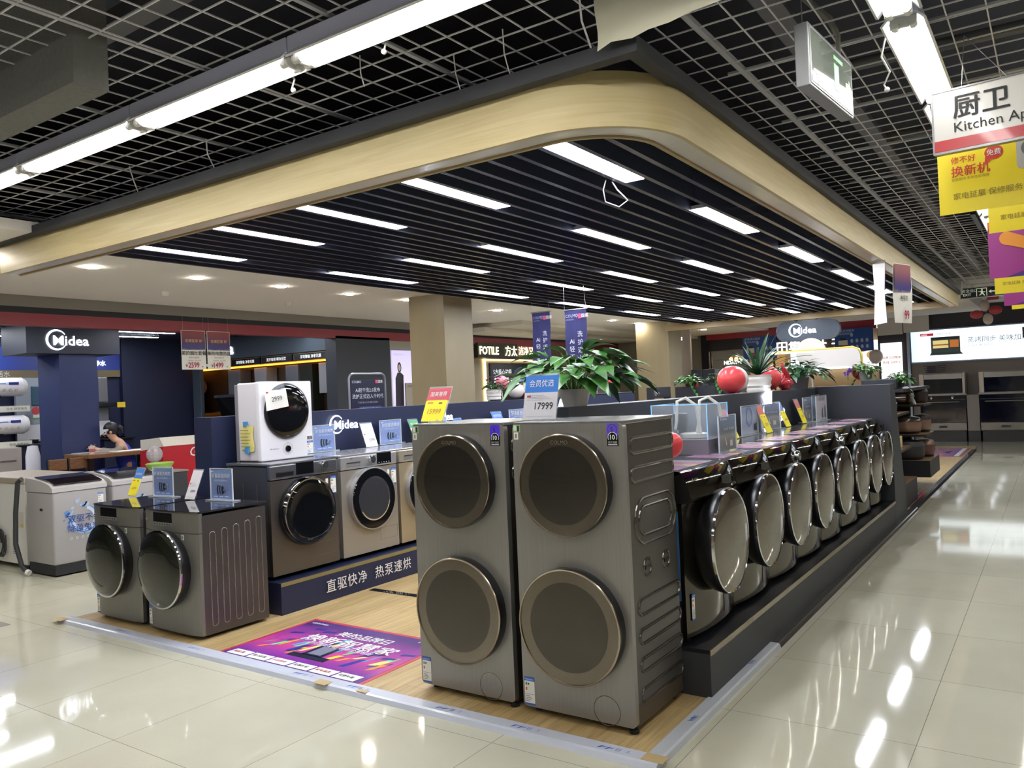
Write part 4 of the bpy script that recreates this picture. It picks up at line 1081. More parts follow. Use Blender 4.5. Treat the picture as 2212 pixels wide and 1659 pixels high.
struct('wall_left_shops', v)
t = thing('shop_pillar', 'navy pillar standing under the glowing sign at the left shop', 'pillar', (-10.0, 2.505, 0))
MB().box(-.62, 0, 0, .54, 0, 2.39, M('28335c', .5)).build('shaft', t)
t = thing('shop_sign', 'dark sign box with glowing white logo over the navy pillar', 'shop sign', (-9.95, 2.055, 2.385), 90)
MB().box(0, 1.31, 0, .72, 0, .42, M('2b2f3b', .5)).build('box', t)
b = MB(); logo(b, .25, .19, .29, -.014, GLOW, .035, 1.1); b.build('glowing_letters', t)
for k, (x, y, L) in enumerate(((-8.7, .2, 1.0), (-8.7, 2.45, 1.0), (-8.7, 5.0, .8), (-9.5, .9, 1.1), (-9.5, 3.3, .9), (-10.3, .6, 1.2), (-10.3, 3.2, 1.3), (-11.1, .9, 1.2), (-11.1, 3.5, 1.2), (-11.7, 1.6, 1.0), (-9.5, -1.2, 1.2), (-8.7, -2, 1.2))):
    t = thing('strip_light', 'white strip light on the dark slatted ceiling of the left shop', 'strip light', (x, y, 2.76), group='strip lights of the left shop')
    MB().box(-.035, .035, 0, L, .004, .02, GREY).build('housing', t); MB().box(-.03, .03, .01, L - .01, 0, .005, STRIP_E).build('diffuser', t)
tag(MB().txt('净水', .1, 0, 0, 0, GLOW, bold=.05).build('glowing_text', loc=(-11.9, 4.02, 2.33)), 'small glowing white sign beside the navy pillar', 'sign').rotation_euler = (0, 0, R(90))
o = tag(MB().txt('全活水', .1, 0, -.006, 0, M('d8d4c8', .5), 'r').build('lettering', loc=(-11.93, 2.70, 2.155)), 'pale characters on the gold band at the far left', 'sign'); o.rotation_euler = (0, 0, R(90))
def barrel(label, loc, L, r, ma, cap, stripe=0, rz=90):
    t = thing('water_heater', label, 'water heater', loc, rz)
    prof = [(.0001, -L / 2 - .03), (r * .7, -L / 2 - .025), (r, -L / 2 + .03), (r, L / 2 - .03), (r * .7, L / 2 + .025), (.0001, L / 2 + .03)]
    MB().lathe([(p[0], p[1]) for p in prof], (0, 0, 0), ma, 'x', 30).build('tank', t, True)
    MB().lathe([(r * 1.01, L / 2 - .05), (r * 1.01, L / 2 - .03), (r * .8, L / 2 + .028), (.0001, L / 2 + .034)], (0, 0, 0), cap, 'x', 30).build('end_cap', t, True)
    b = MB().box(L * .2, L * .36, -r * 1.0 - .004, -r * .94, .03, .07, M('2a3a86', .4))
    if stripe: b.box(-L * .3, L * .15, -r - .003, -r * .94, .045, .055, M('5c8ad0', .4))
    for k in range(4): b.lathe([(.0001, -r - .004), (.022, -r - .004), (.022, -r * .9)], (L * (.02 + .1 * k), 0, -.05), M('b9a88a', .4), 'y', 14)
    b.build('badges', t); MB().box(-L * .4, L * .1, -r * .5, r * .3, -r - .035, -r * .9, BLK).build('valve_box', t)
    return t
barrel('white cylindrical water heater at the far left, the upper one', (-11.7, 2.35, 1.98), .85, .145, WHTG, WHT, 1)
barrel('white cylindrical water heater at the far left, the lower one with four round badges', (-11.7, 2.36, 1.40), .85, .145, WHTG, WHT, 1)
barrel('champagne cylindrical water heater on the upper shelf under the dark panels', (-12.55, 6.16, 1.93), .9, .17, M('c2b3a4', .25, .5), M('a89878', .3, .4), 0, 0)
barrel('champagne cylindrical water heater on the lower shelf above the red desk', (-12.45, 6.16, 1.17), .6, .18, M('b5a79a', .25, .5), M('8f857c', .3, .4), 0, 0)
def plate_sign(label, x0, x1, z0, z1, X, s, bg='e3e2d4', col='6d6a55', rz=90):
    t = thing('sign_plate', label, 'sign', (X, x0, z0), rz)
    MB().box(0, x1 - x0, 0, .03, 0, z1 - z0, M('c9c7bd', .4)).box(.01, x1 - x0 - .01, -.003, 0, .01, z1 - z0 - .01, M(bg, .5)).build('plate', t)
    MB().txt(s, (z1 - z0) * .5, (x1 - x0) - .05, -.006, (z1 - z0) * .32, M(col, .5), 'r').build('lettering', t)
plate_sign('cream sign plate under the upper white water heater', 2.0, 2.84, 1.595, 1.69, -11.62, '热水 舒享畅洗')
plate_sign('cream sign plate under the lower white water heater', 2.0, 2.84, 1.05, 1.145, -11.60, '增容 省电40%')
def box_thing(name, label, cat, parts, loc=(0, 0, 0), rz=0):
    t = thing(name, label, cat, loc, rz)
    for (pn, bx, ma) in parts: MB().box(*bx, ma, min(.012, .2 * min(bx[1] - bx[0], bx[3] - bx[2], bx[5] - bx[4]))).build(pn, t)
    return t
struct('trim_4', MB().box(-11.96, -11.90, 2.76, 3.6, 1.39, 2.13, M('9aa3ad', .35)).box(-11.96, -11.90, 2.76, 3.6, 1.12, 1.385, M('cfd0d4', .3)).box(-11.96, -11.90, 4.0, 4.25, 1.12, 1.385, M('cfd0d4', .3)).box(-11.96, -11.92, 4.0, 4.24, 1.39, 2.13, M('8b9096', .3, .4)))
box_thing('range_hood', 'teal range hood panel beside the upper white water heater', 'range hood', [('body', (0, .3, 0, .08, 0, .31), M('2c5268', .3)), ('lip', (0, .3, -.02, 0, 0, .03), M('24465a', .3))], (-11.89, 2.985, 1.685), 90)
box_thing('range_hood', 'grey range hood with black lip to the right of the navy pillar', 'range hood', [('chimney', (0, .16, 0, .12, .08, .5), M('76787c', .3, .5)), ('lip', (-.05, .26, -.08, .12, 0, .07), BLK)], (-11.80, 4.02, 1.62), 90)
tag(MB().box(0, .14, 0, .01, 0, .09, M('d9b92a', .5)).build('price_tag', loc=(-11.68, 4.27, 1.60)), 'yellow price tag hanging from the grey hood right of the navy pillar', 'price tag').rotation_euler = (0, 0, R(90))
box_thing('kitchen_cabinet', 'dark navy kitchen cabinet with gas hobs left of the navy pillar', 'cabinet', [('carcass', (0, .9, .05, .38, .12, 1.06), NAVYD), ('worktop', (-.02, .92, 0, .38, 1.06, 1.09), M('1b1e26', .25))], (-11.5, 2.62, 0), 90)
box_thing('kitchen_cabinet', 'dark navy kitchen cabinet behind the woman, right of the navy pillar', 'cabinet', [('carcass', (0, .5, .05, .38, .12, 1.06), NAVYD), ('worktop', (-.02, .52, 0, .38, 1.06, 1.09), M('1b1e26', .25))], (-11.5, 3.95, 0), 90)
for k, (y, lb) in enumerate(((3.0, 'black gas hob on the cabinet left of the navy pillar'), (4.12, 'black gas hob on the cabinet right of the navy pillar'))):
    t = thing('gas_hob', lb, 'hob', (-11.72, y, 1.091)); MB().box(-.15, .15, -.15, .2, 0, .02, BLKG).build('plate', t)
    b = MB()
    for yy in (-.07, .12): b.lathe([(.05, .02), (.06, .05), (.05, .055), (.03, .04)], (0, yy, 0), BLK, seg=16).box(-.07, .07, yy - .004, yy + .004, .045, .06, BLK).box(-.004, .004, yy - .07, yy + .07, .045, .06, BLK)
    b.build('burners', t)
tag(MB().box(0, .12, 0, .006, 0, .1, PAPER).box(0, .12, -.001, 0, .07, .1, BLUE).build('price_tag', loc=(-11.44, 3.05, .78)), 'white price tag on the navy cabinet left of the pillar', 'price tag').rotation_euler = (0, 0, R(90))
t = thing('round_price_tag', 'red and white round price tag hanging below the teal hood', 'price tag', (-11.8, 3.0, 1.55), 90)
MB().lathe([(.0001, -.004), (.05, -.004), (.05, 0)], (0, 0, .05), WHT, 'y', 20).lathe([(.05, -.005), (.062, -.005), (.062, 0)], (0, 0, .05), M('c2404a', .5), 'y', 20).box(-.04, .06, -.003, 0, -.06, -.01, WHT).box(-.04, .05, -.004, -.001, -.09, -.06, M('5a9a6a', .5)).build('disc', t)
box_thing('refrigerator', 'champagne grey refrigerator at the far left edge below the sign plates', 'refrigerator', [('body', (0, .5, .03, .5, .12, 1.06), M('b5aaa0', .35, .2)), ('door', (0, .5, 0, .03, .14, 1.06), M('beb3a8', .35, .2)), ('handle', (.2, .42, -.01, .0, .86, .88), M('6d6660', .4))], (-11.3, 2.05, 0), 90)
t = thing('water_purifier', 'white rounded water purifier beside the champagne refrigerator', 'water purifier', (-11.2, 2.66, .12)); MB().lathe([(.0001, 0), (.09, 0), (.1, .05), (.1, .7), (.07, .85), (.0001, .86)], (0, 0, .1), WHTG, seg=24).build('body', t, True); MB().box(-.08, .08, -.1, .1, 0, .1, WHT).build('base', t)
# table, chairs, woman
t = thing('dining_table', 'brown wooden table beside the navy pillar where a woman sits', 'table', (-9.55, 2.98, .12))
MB().box(-.33, .33, -.52, .62, .79, .85, WOODD, .01).build('table_top', t)
for x in (-.27, .27):
    for y in (-.46, .56): MB().box(x - .03, x + .03, y - .03, y + .03, 0, .79, BLK).build('leg', t)
def chair(label, loc, rz):
    t = thing('wooden_chair', label, 'chair', loc, rz, 'chairs at the brown table')
    MB().box(-.11, .11, -.2, .2, .42, .46, WOODD, .008).build('seat', t)
    MB().box(-.12, .12, .19, .22, .67, .82, WOODD, .008).build('backrest', t)
    for x in (-1, 1):
        MB().tube([(x * .115, .17, 0), (x * .115, .2, .45), (x * .115, .235, .82)], .016, BLK, 6).build('leg', t); MB().tube([(x * .115, -.18, 0), (x * .115, -.17, .43)], .016, BLK, 6).build('leg', t)
    return t
chair('wooden chair with dark legs before the table, next to the navy pillar', (-9.13, 2.13, .12), 95)
chair('wooden chair with dark legs before the table, second from the navy pillar', (-9.13, 2.40, .12), 95)
chair('wooden chair with dark legs that the woman sits on', (-9.75, 3.30, .12), -20)
tag(MB().lathe([(.0001, 0), (.03, 0), (.042, .11), (.038, .11), (.028, .005), (.0001, .005)], (0, 0, 0), M('e6d9cf', .5), seg=18).lathe([(.035, .03), (.0385, .075)], (0, 0, 0), M('c4706a', .5), seg=18).build('paper_cup', smooth=True, loc=(-9.28, 2.54, .971)), 'white paper cup with a red print on the brown table', 'cup')
tag(MB().box(-.12, .14, -.25, .25, 0, .006, PAPER).build('papers', loc=(-9.4, 3.15, .971)), 'white papers spread on the brown table before the woman', 'papers')
tag(MB().box(-.1, .1, -.22, .2, 0, .012, M('a8aab0', .4)).build('folder', loc=(-9.65, 2.72, .971)), 'grey folder on the brown table beside the paper cup', 'folder')
P = thing('person', 'dark haired woman in a blue vest looking down at a phone at the table', 'person', (-9.72, 3.27, .15), -30)
SKIN = M('c69a80', .55)
def skin(name, vs, es, rad, ma, parent, root=0, lvl=2):
    me = bpy.data.meshes.new(name); me.from_pydata(vs, es, []); me.materials.append(ma)
    o = bpy.data.objects.new(name, me); COL.objects.link(o); o.parent = parent
    m_ = o.modifiers.new('skin', 'SKIN'); m_.use_smooth_shade = True
    if not me.skin_vertices: me.attributes  # layer is made by the modifier
    for i, r in enumerate(rad):
        sv = me.skin_vertices[0].data[i]; sv.radius = (r, r) if not isinstance(r, tuple) else r; sv.use_root = (i == root)
    s = o.modifiers.new('sub', 'SUBSURF'); s.levels = lvl; s.render_levels = lvl
    return o
V = [(0, .03, .50), (0, .0, .68), (0, -.05, .85), (0, -.10, .95), (0, -.16, 1.0), (0, -.19, 1.07), (0, -.20, 1.13)]
Ra = [.12, .115, .12, .06, .048, .075, .068]; E = [(i, i + 1) for i in range(6)]
for s in (-1, 1):
    k = len(V); V += [(s * .14, -.06, .90), (s * .19, -.10, .80), (s * .20, -.20, .79), (s * .10, -.36, .84), (s * .07, -.41, .86)]; Ra += [.055, .047, .042, .03, .026]; E += [(2, k), (k, k + 1), (k + 1, k + 2), (k + 2, k + 3), (k + 3, k + 4)]
    for f in range(4):
        q = len(V); V += [(s * (.055 - .012 * f), -.44 + .004 * f, .87 + .012 * f), (s * (.03 - .01 * f), -.455, .885 + .012 * f), (s * (.012 - .006 * f), -.45, .885 + .012 * f)]; Ra += [.009, .008, .007]; E += [(k + 4, q), (q, q + 1), (q + 1, q + 2)]
    q = len(V); V += [(s * .05, -.40, .885), (s * .03, -.415, .91)]; Ra += [.010, .008]; E += [(k + 4, q), (q, q + 1)]
    q = len(V); V += [(s * .09, 0, .50), (s * .10, -.38, .50), (s * .10, -.38, .10), (s * .10, -.46, .05)]; Ra += [.085, .062, .045, .04]; E += [(0, q), (q, q + 1), (q + 1, q + 2), (q + 2, q + 3)]
skin('body', V, E, Ra, SKIN, P)
skin('vest', [(0, .03, .52), (0, .0, .68), (0, -.05, .85), (0, -.10, .95), (-.10, -.055, .90), (.10, -.055, .90)], [(0, 1), (1, 2), (2, 3), (2, 4), (2, 5)], [.15, .145, .145, .085, .085, .085], M('2a44b8', .6), P)
for s in (-1, 1): skin('sleeve', [(s * .13, -.06, .90), (s * .19, -.10, .80), (s * .20, -.20, .79), (s * .11, -.345, .838)], [(0, 1), (1, 2), (2, 3)], [.068, .06, .054, .042], M('8d8375', .75), P)
for s in (-1, 1): skin('trouser_leg', [(s * .06, .02, .50), (s * .10, -.38, .50), (s * .10, -.38, .12)], [(0, 1), (1, 2)], [.10, .075, .06], M('2744a8', .6), P)
b = MB().ball((0, -.185, 1.135), .105, M('15151a', .45), 20, 14, (.86, .98, 1)); b.tube([(0, -.09, 1.16), (0, -.05, 1.14), (0, -.03, 1.06)], [.04, .035, .01], M('15151a', .45), 10)
b.v = [v if not (v[1] < -.24 and v[2] < 1.13) else (v[0] * .8, v[1] + .09, v[2] + .05) for v in b.v]; b.build('hair', P, True)
b = MB()
for s in (-1, 1): b.ball((s * .03, -.268, 1.085), .009, M('1a1414', .4), 8, 6).ball((s * .082, -.19, 1.09), .018, SKIN, 8, 6, (.5, 1, 1.4))
b.ball((0, -.283, 1.06), .012, SKIN, 8, 6, (1, 1, 1.5)).ball((0, -.268, 1.03), .014, M('a05a54', .5), 8, 6, (1.3, .6, .45)); b.build('face', P, True)
o = tag(MB().box(-.035, .035, -.004, .004, -.07, .07, BLKG, .003).build('phone', loc=(-9.94, 2.88, 1.045)), 'black phone held by the woman in the blue vest', 'phone'); o.rotation_euler = (R(-60), 0, R(-30))
# dark niche wall: header strip panels, led, hoods, gas heaters
for k, (x0, x1, s) in enumerate(((-13.85, -13.0, '畅爽热水'), (-12.95, -11.95, '臻净热水'), (-11.9, -10.9, '深穹聚吸 净享无烟'), (-10.85, -10.05, '深穹聚吸 净享无烟'), (-10.0, -9.2, '宽宇吸排 瞬净无忧'), (-9.15, -8.3, '深穹聚吸 净享无烟'))):
    t = thing('header_panel', 'black marble header panel with white characters over the dark niche, %s from the left' % ords[k], 'sign', (x0, 5.97, 2.255)); w = x1 - x0
    MB().box(0, w, 0, .1, 0, .125, M('191a20', .25)).box(0, w, -.004, 0, .118, .125, M('8a7a4a', .3)).box(0, .006, -.004, 0, 0, .125, M('8a7a4a', .3)).build('panel', t)
    MB().txt(s, .062, w / 2, -.008, .04, M('e8e8e8', .5, em=.7), 'c', .01).build('lettering', t)
tag(MB().box(-13.9, -8.3, 6.05, 6.09, 2.225, 2.25, AMB_E).build('led_strip'), 'amber light strip glowing under the header panels of the dark niche', 'light strip')
tag(MB().box(-13.9, -12.0, 6.08, 6.11, 1.40, 1.42, AMB_E).build('led_strip'), 'amber light strip over the lower shelf of the dark niche', 'light strip')
tag(MB().box(-13.9, -12.0, 6.02, 6.34, 1.42, 1.46, BLK).build('shelf_board'), 'black shelf board with small white captions in the dark niche', 'shelf')
for k, (x, s) in enumerate(((-13.35, '真芳抗垢'), (-12.95, '恒温出'), (-12.4, '智控安'))): tag(MB().box(x - .15, x + .2, 6.0, 6.02, 1.46, 1.56, M('1d2030', .4)).txt(s, .055, x, 5.997, 1.49, GLOW, 'c').build('caption_plate'), 'black caption plate with white characters on the lower niche shelf, %s from the left' % ords[k], 'sign')
def wh(label, x, z, w, h, ma, foot):
    t = thing('gas_water_heater', label, 'water heater', (x, 6.12, z)); MB().box(0, w, 0, .14, h * .2, h, ma, .01).build('body', t); MB().box(0, w, -.002, .14, 0, h * .19, foot, .006).build('control_strip', t); MB().lathe([(.03, h), (.03, h + .05)], (w / 2, .07, 0), SILV, seg=12).build('flue', t)
    MB().box(-.01, .07, -.006, -.002, h * .78, h * .97, PAPER).box(-.01, .07, -.007, -.006, h * .92, h * .97, RED).build('price_tag', t)
wh('black gas water heater on the niche wall, the left of the upper pair', -13.67, 1.63, .3, .55, M('24272f', .3), M('85888c', .3, .5))
wh('navy gas water heater on the niche wall, the right of the upper pair', -13.22, 1.63, .26, .56, M('1f2a48', .3), M('85888c', .3, .5))
wh('black gas water heater on the lower niche wall', -13.6, .80, .55, .5, M('1b1e26', .25), M('23262e', .25))
box_thing('niche_post', 'slate grey post standing in front of the dark niche', 'post', [('shaft', (0, .24, 0, .08, 0, 2.28), M('414c58', .5))], (-11.8, 5.8, .12))
def hood(label, x, cw, bw, cz, bz, ma, bm, h=2.2):
    t = thing('range_hood', label, 'range hood', (x, 6.05, 0)); MB().box(-cw / 2, cw / 2, .04, .28, cz, h, ma, .004).build('chimney', t)
    if bm:
        b = MB().prism([(-.06, cz), (.28, cz), (.28, bz), (.1, bz)], 'x', -bw / 2, bw / 2, bm); b.build('body', t)
        MB().box(-bw / 2, bw / 2, -.07, -.06, cz - .02, cz + .03, CHROME).build('front_rail', t)
hood('steel range hood with a black slanted body behind the small white washer', -10.95, .35, .95, 1.72, 1.32, M('8c929a', .25, .6), M('17181c', .15))
hood('pale range hood chimney directly above the small white washer', -10.2, .33, .6, 1.72, 1.4, M('b9c2c8', .2, .5), M('17181c', .15))
hood('steel range hood chimney above the right of the small white washer', -9.36, .32, .6, 1.72, 1.4, M('8f959c', .2, .6), M('17181c', .15))
tag(MB().box(-9.15, -8.85, 6.1, 6.33, 1.3, 2.2, M('30352a', .2, .3)).build('glass_hood'), 'dark green glass hood panel in the niche between steel hoods', 'range hood')
hood('wide steel range hood panel at the right end of the niche', -8.47, .42, .5, 1.69, 1.4, M('b7babd', .22, .55), None)
tag(MB().txt('a', .28, 0, 0, 0, GLOW, bold=.05).build('glowing_letter', loc=(-10.93, 5.99, 2.49)), 'glowing white round letter partly hidden by the hanging price posters', 'sign')
# hanging price posters at the red band
POSTP = m_steps('promo_poster', 'Z', [(0, 'c9a26a'), (.18, '2a3f8a'), (.45, '4a2a66'), (.75, '7a3050'), (1, '8a3a3f')], .4, noise=.2)
def price_poster(label, loc, rz, name, model, price, w=.365, h=.525):
    t = thing('price_poster', label, 'price poster', loc, rz)
    MB().box(0, w, 0, .004, 0, h, PAPER).build('sheet', t); MB().box(.006, w - .006, -.002, 0, h * .5, h - .006, POSTP).build('picture', t)
    b = MB(); y = -.0045
    b.txt('全城狂欢 秒', .05, w / 2, y, h * .7, M('d8b070', .4), 'c', .02, res=1).txt(name, .062, w / 2, y, h * .375, INK, 'c', .02).txt(model, .032, w / 2, y, h * .29, GREY, 'c').txt('节能省电，安心好用', .022, w / 2, y, h * .215, GREY, 'c', res=1)
    b.txt('¥', .06, w * .14, y, h * .06, INK).txt(price, .1, w * .25, y, h * .05, M('b02a5a', .5), bold=.02, sx=.85).box(w * .8, w * .87, y, y + .001, h * .06, h * .08, GREY); b.build('lettering', t)
    MB().tube([(.03, 0, h), (.03, 0, h + .2)], .001, SILV, 4).tube([(w - .03, 0, h), (w - .03, 0, h + .2)], .001, SILV, 4).build('strings', t)
price_poster('hanging price poster showing 2599 at the red band, left of its twin', (-7.97, 3.085, 2.055), 90, '美的烟灶套餐', 'B6D+Q60A', '2599')
price_poster('hanging price poster showing 1499 at the red band, right of its twin', (-7.97, 3.475, 2.055), 90, '美的电散热器', 'F60-32DG7', '1499')
# cashier desk
t = thing('cashier_desk', 'red and white cashier desk with white handwriting left of the navy wall', 'desk', (-7.6, 2.53, 0), 90)
MB().prism([(0, 0), (.5, 0), (.5, 1.02), (0, 1.08)], 'x', 0, 1.9, M('b3212f', .4)).build('front', t)
MB().prism([(-.01, 1.08), (.5, 1.02), (.5, 1.16), (.08, 1.19)], 'x', .01, 1.9, M('ddd8d0', .5)).build('counter_top', t)
b = MB().txt('GOME', .17, .36, -.006, .93, WHT, bold=.005, sl=.25).txt('国美', .085, .57, -.006, .83, WHT, bold=.02)
b.add([(x, -.012 + .09 * (z - 1.08) / .11, z) for (x, z) in []], [], WHT) if 0 else None
b.txt('开票台', .085, .47, -.016, 1.09, M('b3212f', .5), bold=.02); b.v = [(v[0], v[1] + (.0 if v[2] < 1.08 else (v[2] - 1.08) * .8), v[2]) for v in b.v]; b.build('lettering', t)
MB().box(.3, 1.9, .0, .45, .0, .02, BLK).build('plinth', t)
tag(MB().lathe([(.0001, 0), (.1, 0), (.16, .1), (.14, .11), (.08, .02), (.0001, .02)], (0, 0, 0), M('9ac35a', .5), seg=20, squash=(.7, 1.1)).build('green_basin', smooth=True, loc=(-7.3, 2.3, .80)), 'light green plastic basin beside the red cashier desk', 'basin')
tag(MB().ball((0, 0, .1), .1, M('c9ccd4', .2, al=.5), 12, 8, (.8, 1, 1)).build('plastic_bag', loc=(-7.5, 2.36, .9)), 'crumpled clear plastic bag beside the red cashier desk', 'bag')
box_thing('side_cabinet', 'dark low cabinet with the green basin on it beside the cashier desk', 'cabinet', [('body', (0, .5, 0, .4, 0, .78), M('3a3c42', .5)), ('top', (-.01, .51, -.01, .41, .78, .80), M('8a8880', .4))], (-7.2, 2.1, 0), 90)
# top loaders and freezer
def top_loader(label, loc):
    t = thing('top_load_washer', label, 'washing machine', loc, 90)
    w, d, h = .52, .52, .86
    GB_ = M('a6a3a4', .4)
    MB().box(-w / 2, w / 2, 0, d, .11, .80, GB_, .02, 3).build('cabinet', t, True); MB().box(-w / 2 + .008, w / 2 - .008, .008, d - .008, .015, .11, M('26272b', .6)).build('base', t)
    MB().prism([(-.005, .80), (.0, .84), (.06, .875), (.2, .905), (.4, .925), (d, .93), (d, .80)], 'x', -w / 2 - .004, w / 2 + .004, M('b9b7b8', .3)).build('top_deck', t, True)
    MB().prism([(.03, .866), (.2, .912), (.4, .932), (.4, .94), (.2, .922), (.02, .876)], 'x', -w / 2 + .03, w / 2 - .03, M('1b1417', .06, coat=.6)).build('lid', t)
    b = MB(); rnd = random.Random(3); y = -.003
    for q in range(3): ring_f(b, .13 - .02 * q, .145 - .012 * q, .03, .52, y - .0004 * q, M(('9fc2ea', '5f90d8', 'c9dcf4')[q], .4), 30, R(140 + 20 * q), R(395 + 20 * q))
    for k in range(26):
        a = rnd.uniform(0, 2 * PI); r = rnd.uniform(.12, .2); x, z = .03 + r * math.cos(a), .52 + r * .85 * math.sin(a); s = rnd.uniform(.008, .03)
        b.add([(x, y - .001, z), (x + s, y - .001, z + s * .5), (x + s * 1.4, y - .001, z + s * 1.6), (x - s * .3, y - .001, z + s)], [(0, 1, 2, 3)], M(rnd.choice(('5f90d8', 'a9c8f0', '3f6fc4')), .4))
    NB = M('24479a', .4)
    for (s, x, z, sz) in (('双驱不缠绕', -.13, .50, .082), ('除菌免清洗', -.13, .41, .078)):
        b.txt(s, sz, x, y - .003, z, WHT, bold=.07).txt(s, sz, x, y - .004, z, NB, bold=.015)
    for k in range(4): ring_f(b, .008, .012, -.10 + .055 * k, .345, y, WHT, 12)
    b.build('splash_print', t); energy(t, .17, .64, 0, .055, .11)
    MB().box(-w / 2 - .003, -w / 2 + .01, .2, .25, .62, .645, INK).build('side_grip', t)
    feet(t, w, d, h=.02)
top_loader('silver top loader with blue splash print at the far left, the nearer one', (-6.28, .83, 0))
top_loader('silver top loader with blue splash print half hidden behind the dark front loaders', (-6.28, 1.41, 0))
t = thing('drain_hose', 'dark grey drain hose hanging down the side of the nearer top loader', 'hose', (0, 0, 0))
MB().tube([(-6.72, .50, .93), (-6.78, .49, .9), (-6.80, .47, .6), (-6.82, .47, .3), (-6.74, .48, .1), (-6.66, .49, .04)], .022, M('34363a', .6), 10).build('tube', t, True); MB().tube([(-6.66, .49, .04), (-6.63, .50, .03)], .028, WHT, 10).build('end_fitting', t)
t = thing('chest_freezer', 'white chest freezer back with vents and a coiled cord at the far left edge', 'freezer', (-7.6, .62, 0))
MB().box(-.6, .66, 0, .6, .05, .86, M('dcdad6', .45), .01).build('cabinet', t); MB().box(-.61, .67, -.01, .61, .86, .92, M('a79c8a', .45), .008).build('lid', t)
b = MB()
for k in range(14): b.box(.38, .48, -.003, 0, .15 + .018 * k, .157 + .018 * k, GREY)
b.build('vent', t); MB().box(.5, .62, -.003, 0, .42, .58, M('cdc9bf', .5)).box(.56, .6, -.004, -.003, .43, .46, M('d8a62a', .5)).build('rating_label', t)
MB().tube([(.1 + .09 * math.cos(a * .5) + .003 * a, -.03 - .002 * (a % 3), .25 + .14 * math.sin(a * .5)) for a in range(40)], .008, M('3a3a3c', .6), 6).build('cord', t, True)
for x in (-.5, .56): MB().box(x - .03, x + .03, .05, .5, 0, .05, BLK).build('foot', t)
# slim standing sign behind the left row, lit fashion panel, lettered signs further along
t = thing('standing_sign', 'black standing sign with rounded silver frame between the left row and the gold column', 'standing sign', (-5.2, 3.40, 0), 90)
w = .60
b = MB(); b.tube([(p[0], 0, p[1]) for p in rrect(w, 1.82, .07, 5, w / 2, .95)], .013, M('9a9ca8', .3, .6), 8, True); b.build('frame', t, True)
MB().box(.03, w - .03, 0, .012, .08, 1.80, M('141a33', .35)).build('panel', t)
b = MB(); y = -.004
b.txt('COLMO', .042, .045, y, 1.75, M('c9ccd8', .5), bold=.01).box(w * .72, w * .79, y, y + .002, 1.745, 1.785, M('d94a70', .5)).txt('国美', .04, w * .8, y, 1.75, WHT, bold=.02)
b.txt('Ai轻干洗2.0发布', .058, w / 2, y, 1.645, M('cfd2de', .5), 'c', .01).txt('洗护正式迈入干时代', .058, w / 2, y, 1.57, M('cfd2de', .5), 'c', .01).txt('干洗护理10分钟 精致生活随心', .026, w / 2, y, 1.51, M('9a9eb4', .5), 'c', res=1).box(.15, .52, y, y + .002, 1.42, 1.47, M('3a4a86', .5)).txt('“干洗”是什么? 千洗≠干洗', .026, .33, y - .002, 1.434, M('d8c8b8', .5), 'c', res=1); b.build('lettering', t)
MB().box(.05, .55, -.15, .15, 0, .02, SILV).build('foot_plate', t)
t = thing('lightbox_sign', 'lilac backlit panel with a woman in a dark suit left of the gold column', 'light panel', (-7.99, 7.16, 1.0), 90)
MB().box(0, .75, 0, .03, 0, 1.39, m_steps('lilac_print', 'Z', [(0, '6a6470'), (.3, 'b9b2c8'), (.5, 'c8c2e0'), (1, 'bdb6dc')], .4, em=.75)).build('backlit_sheet', t)
b = MB(); SU = M('3a3844', .6)
b.add([(x, -.004, z) for x, z in ((.04, .3), (.25, .3), (.27, .95), (.2, 1.0), (.12, 1.0), (.06, .9))], [(0, 1, 2, 3, 4, 5)], SU).add([(.17 + .05 * math.cos(i * PI / 10), -.005, 1.09 + .09 * math.sin(i * PI / 10)) for i in range(20)], [tuple(range(20))], M('2a2226', .6)).add([(.17 + .032 * math.cos(i * PI / 10), -.006, 1.085 + .06 * math.sin(i * PI / 10)) for i in range(20)], [tuple(range(20))], M('e6cfc6', .6))
b.txt('FOTILE 方太', .045, .04, -.004, 1.3, WHT, bold=.01); b.build('print', t)
t = thing('easel_poster', 'grey standing poster with a dark haired woman in front of the lilac panel', 'poster', (-7.9, 7.38, .6), 90)
MB().box(0, .35, 0, .02, .0, 1.37 - .16, M('aaa398', .5)).build('sheet', t)
b = MB().add([(x, -.003, z) for x, z in ((.17, .75), (.35, .75), (.35, 1.0), (.3, 1.03), (.2, .95))], [(0, 1, 2, 3, 4)], M('1f2024', .6)).add([(.24 + .045 * math.cos(i * PI / 10), -.004, 1.06 + .065 * math.sin(i * PI / 10)) for i in range(20)], [tuple(range(20))], M('1a181a', .6)).add([(.225 + .025 * math.cos(i * PI / 10), -.005, 1.05 + .045 * math.sin(i * PI / 10)) for i in range(20)], [tuple(range(20))], M('c4a494', .6)).txt('FOTILE方太', .03, .05, -.003, 1.14, INK); b.build('print', t)
t = thing('shop_sign', 'black sign box with yellowish glowing letters right of the gold column', 'shop sign', (-7.95, 9.62, 2.29), 90)
MB().box(0, 1.42, 0, .15, 0, .3, M('35352c', .5)).build('box', t); MB().txt('FOTILE', .22, .04, -.012, .07, GLOWY, bold=.035, sx=.98).txt('方太', .23, .94, -.012, .06, GLOWY, bold=.04).build('glowing_letters', t)
tag(MB().txt('| 洁净又除菌', .2, 0, 0, 0, GLOWY, bold=.02).build('glowing_text', loc=(-8.0, 11.06, 2.38)), 'yellowish glowing characters on the brown band right of the black sign box', 'sign').rotation_euler = (0, 0, R(90))
struct('trim_5', MB().box(-8.5, -8.05, 9.4, 16, 2.3, 2.6, M('6e5646', .5)))
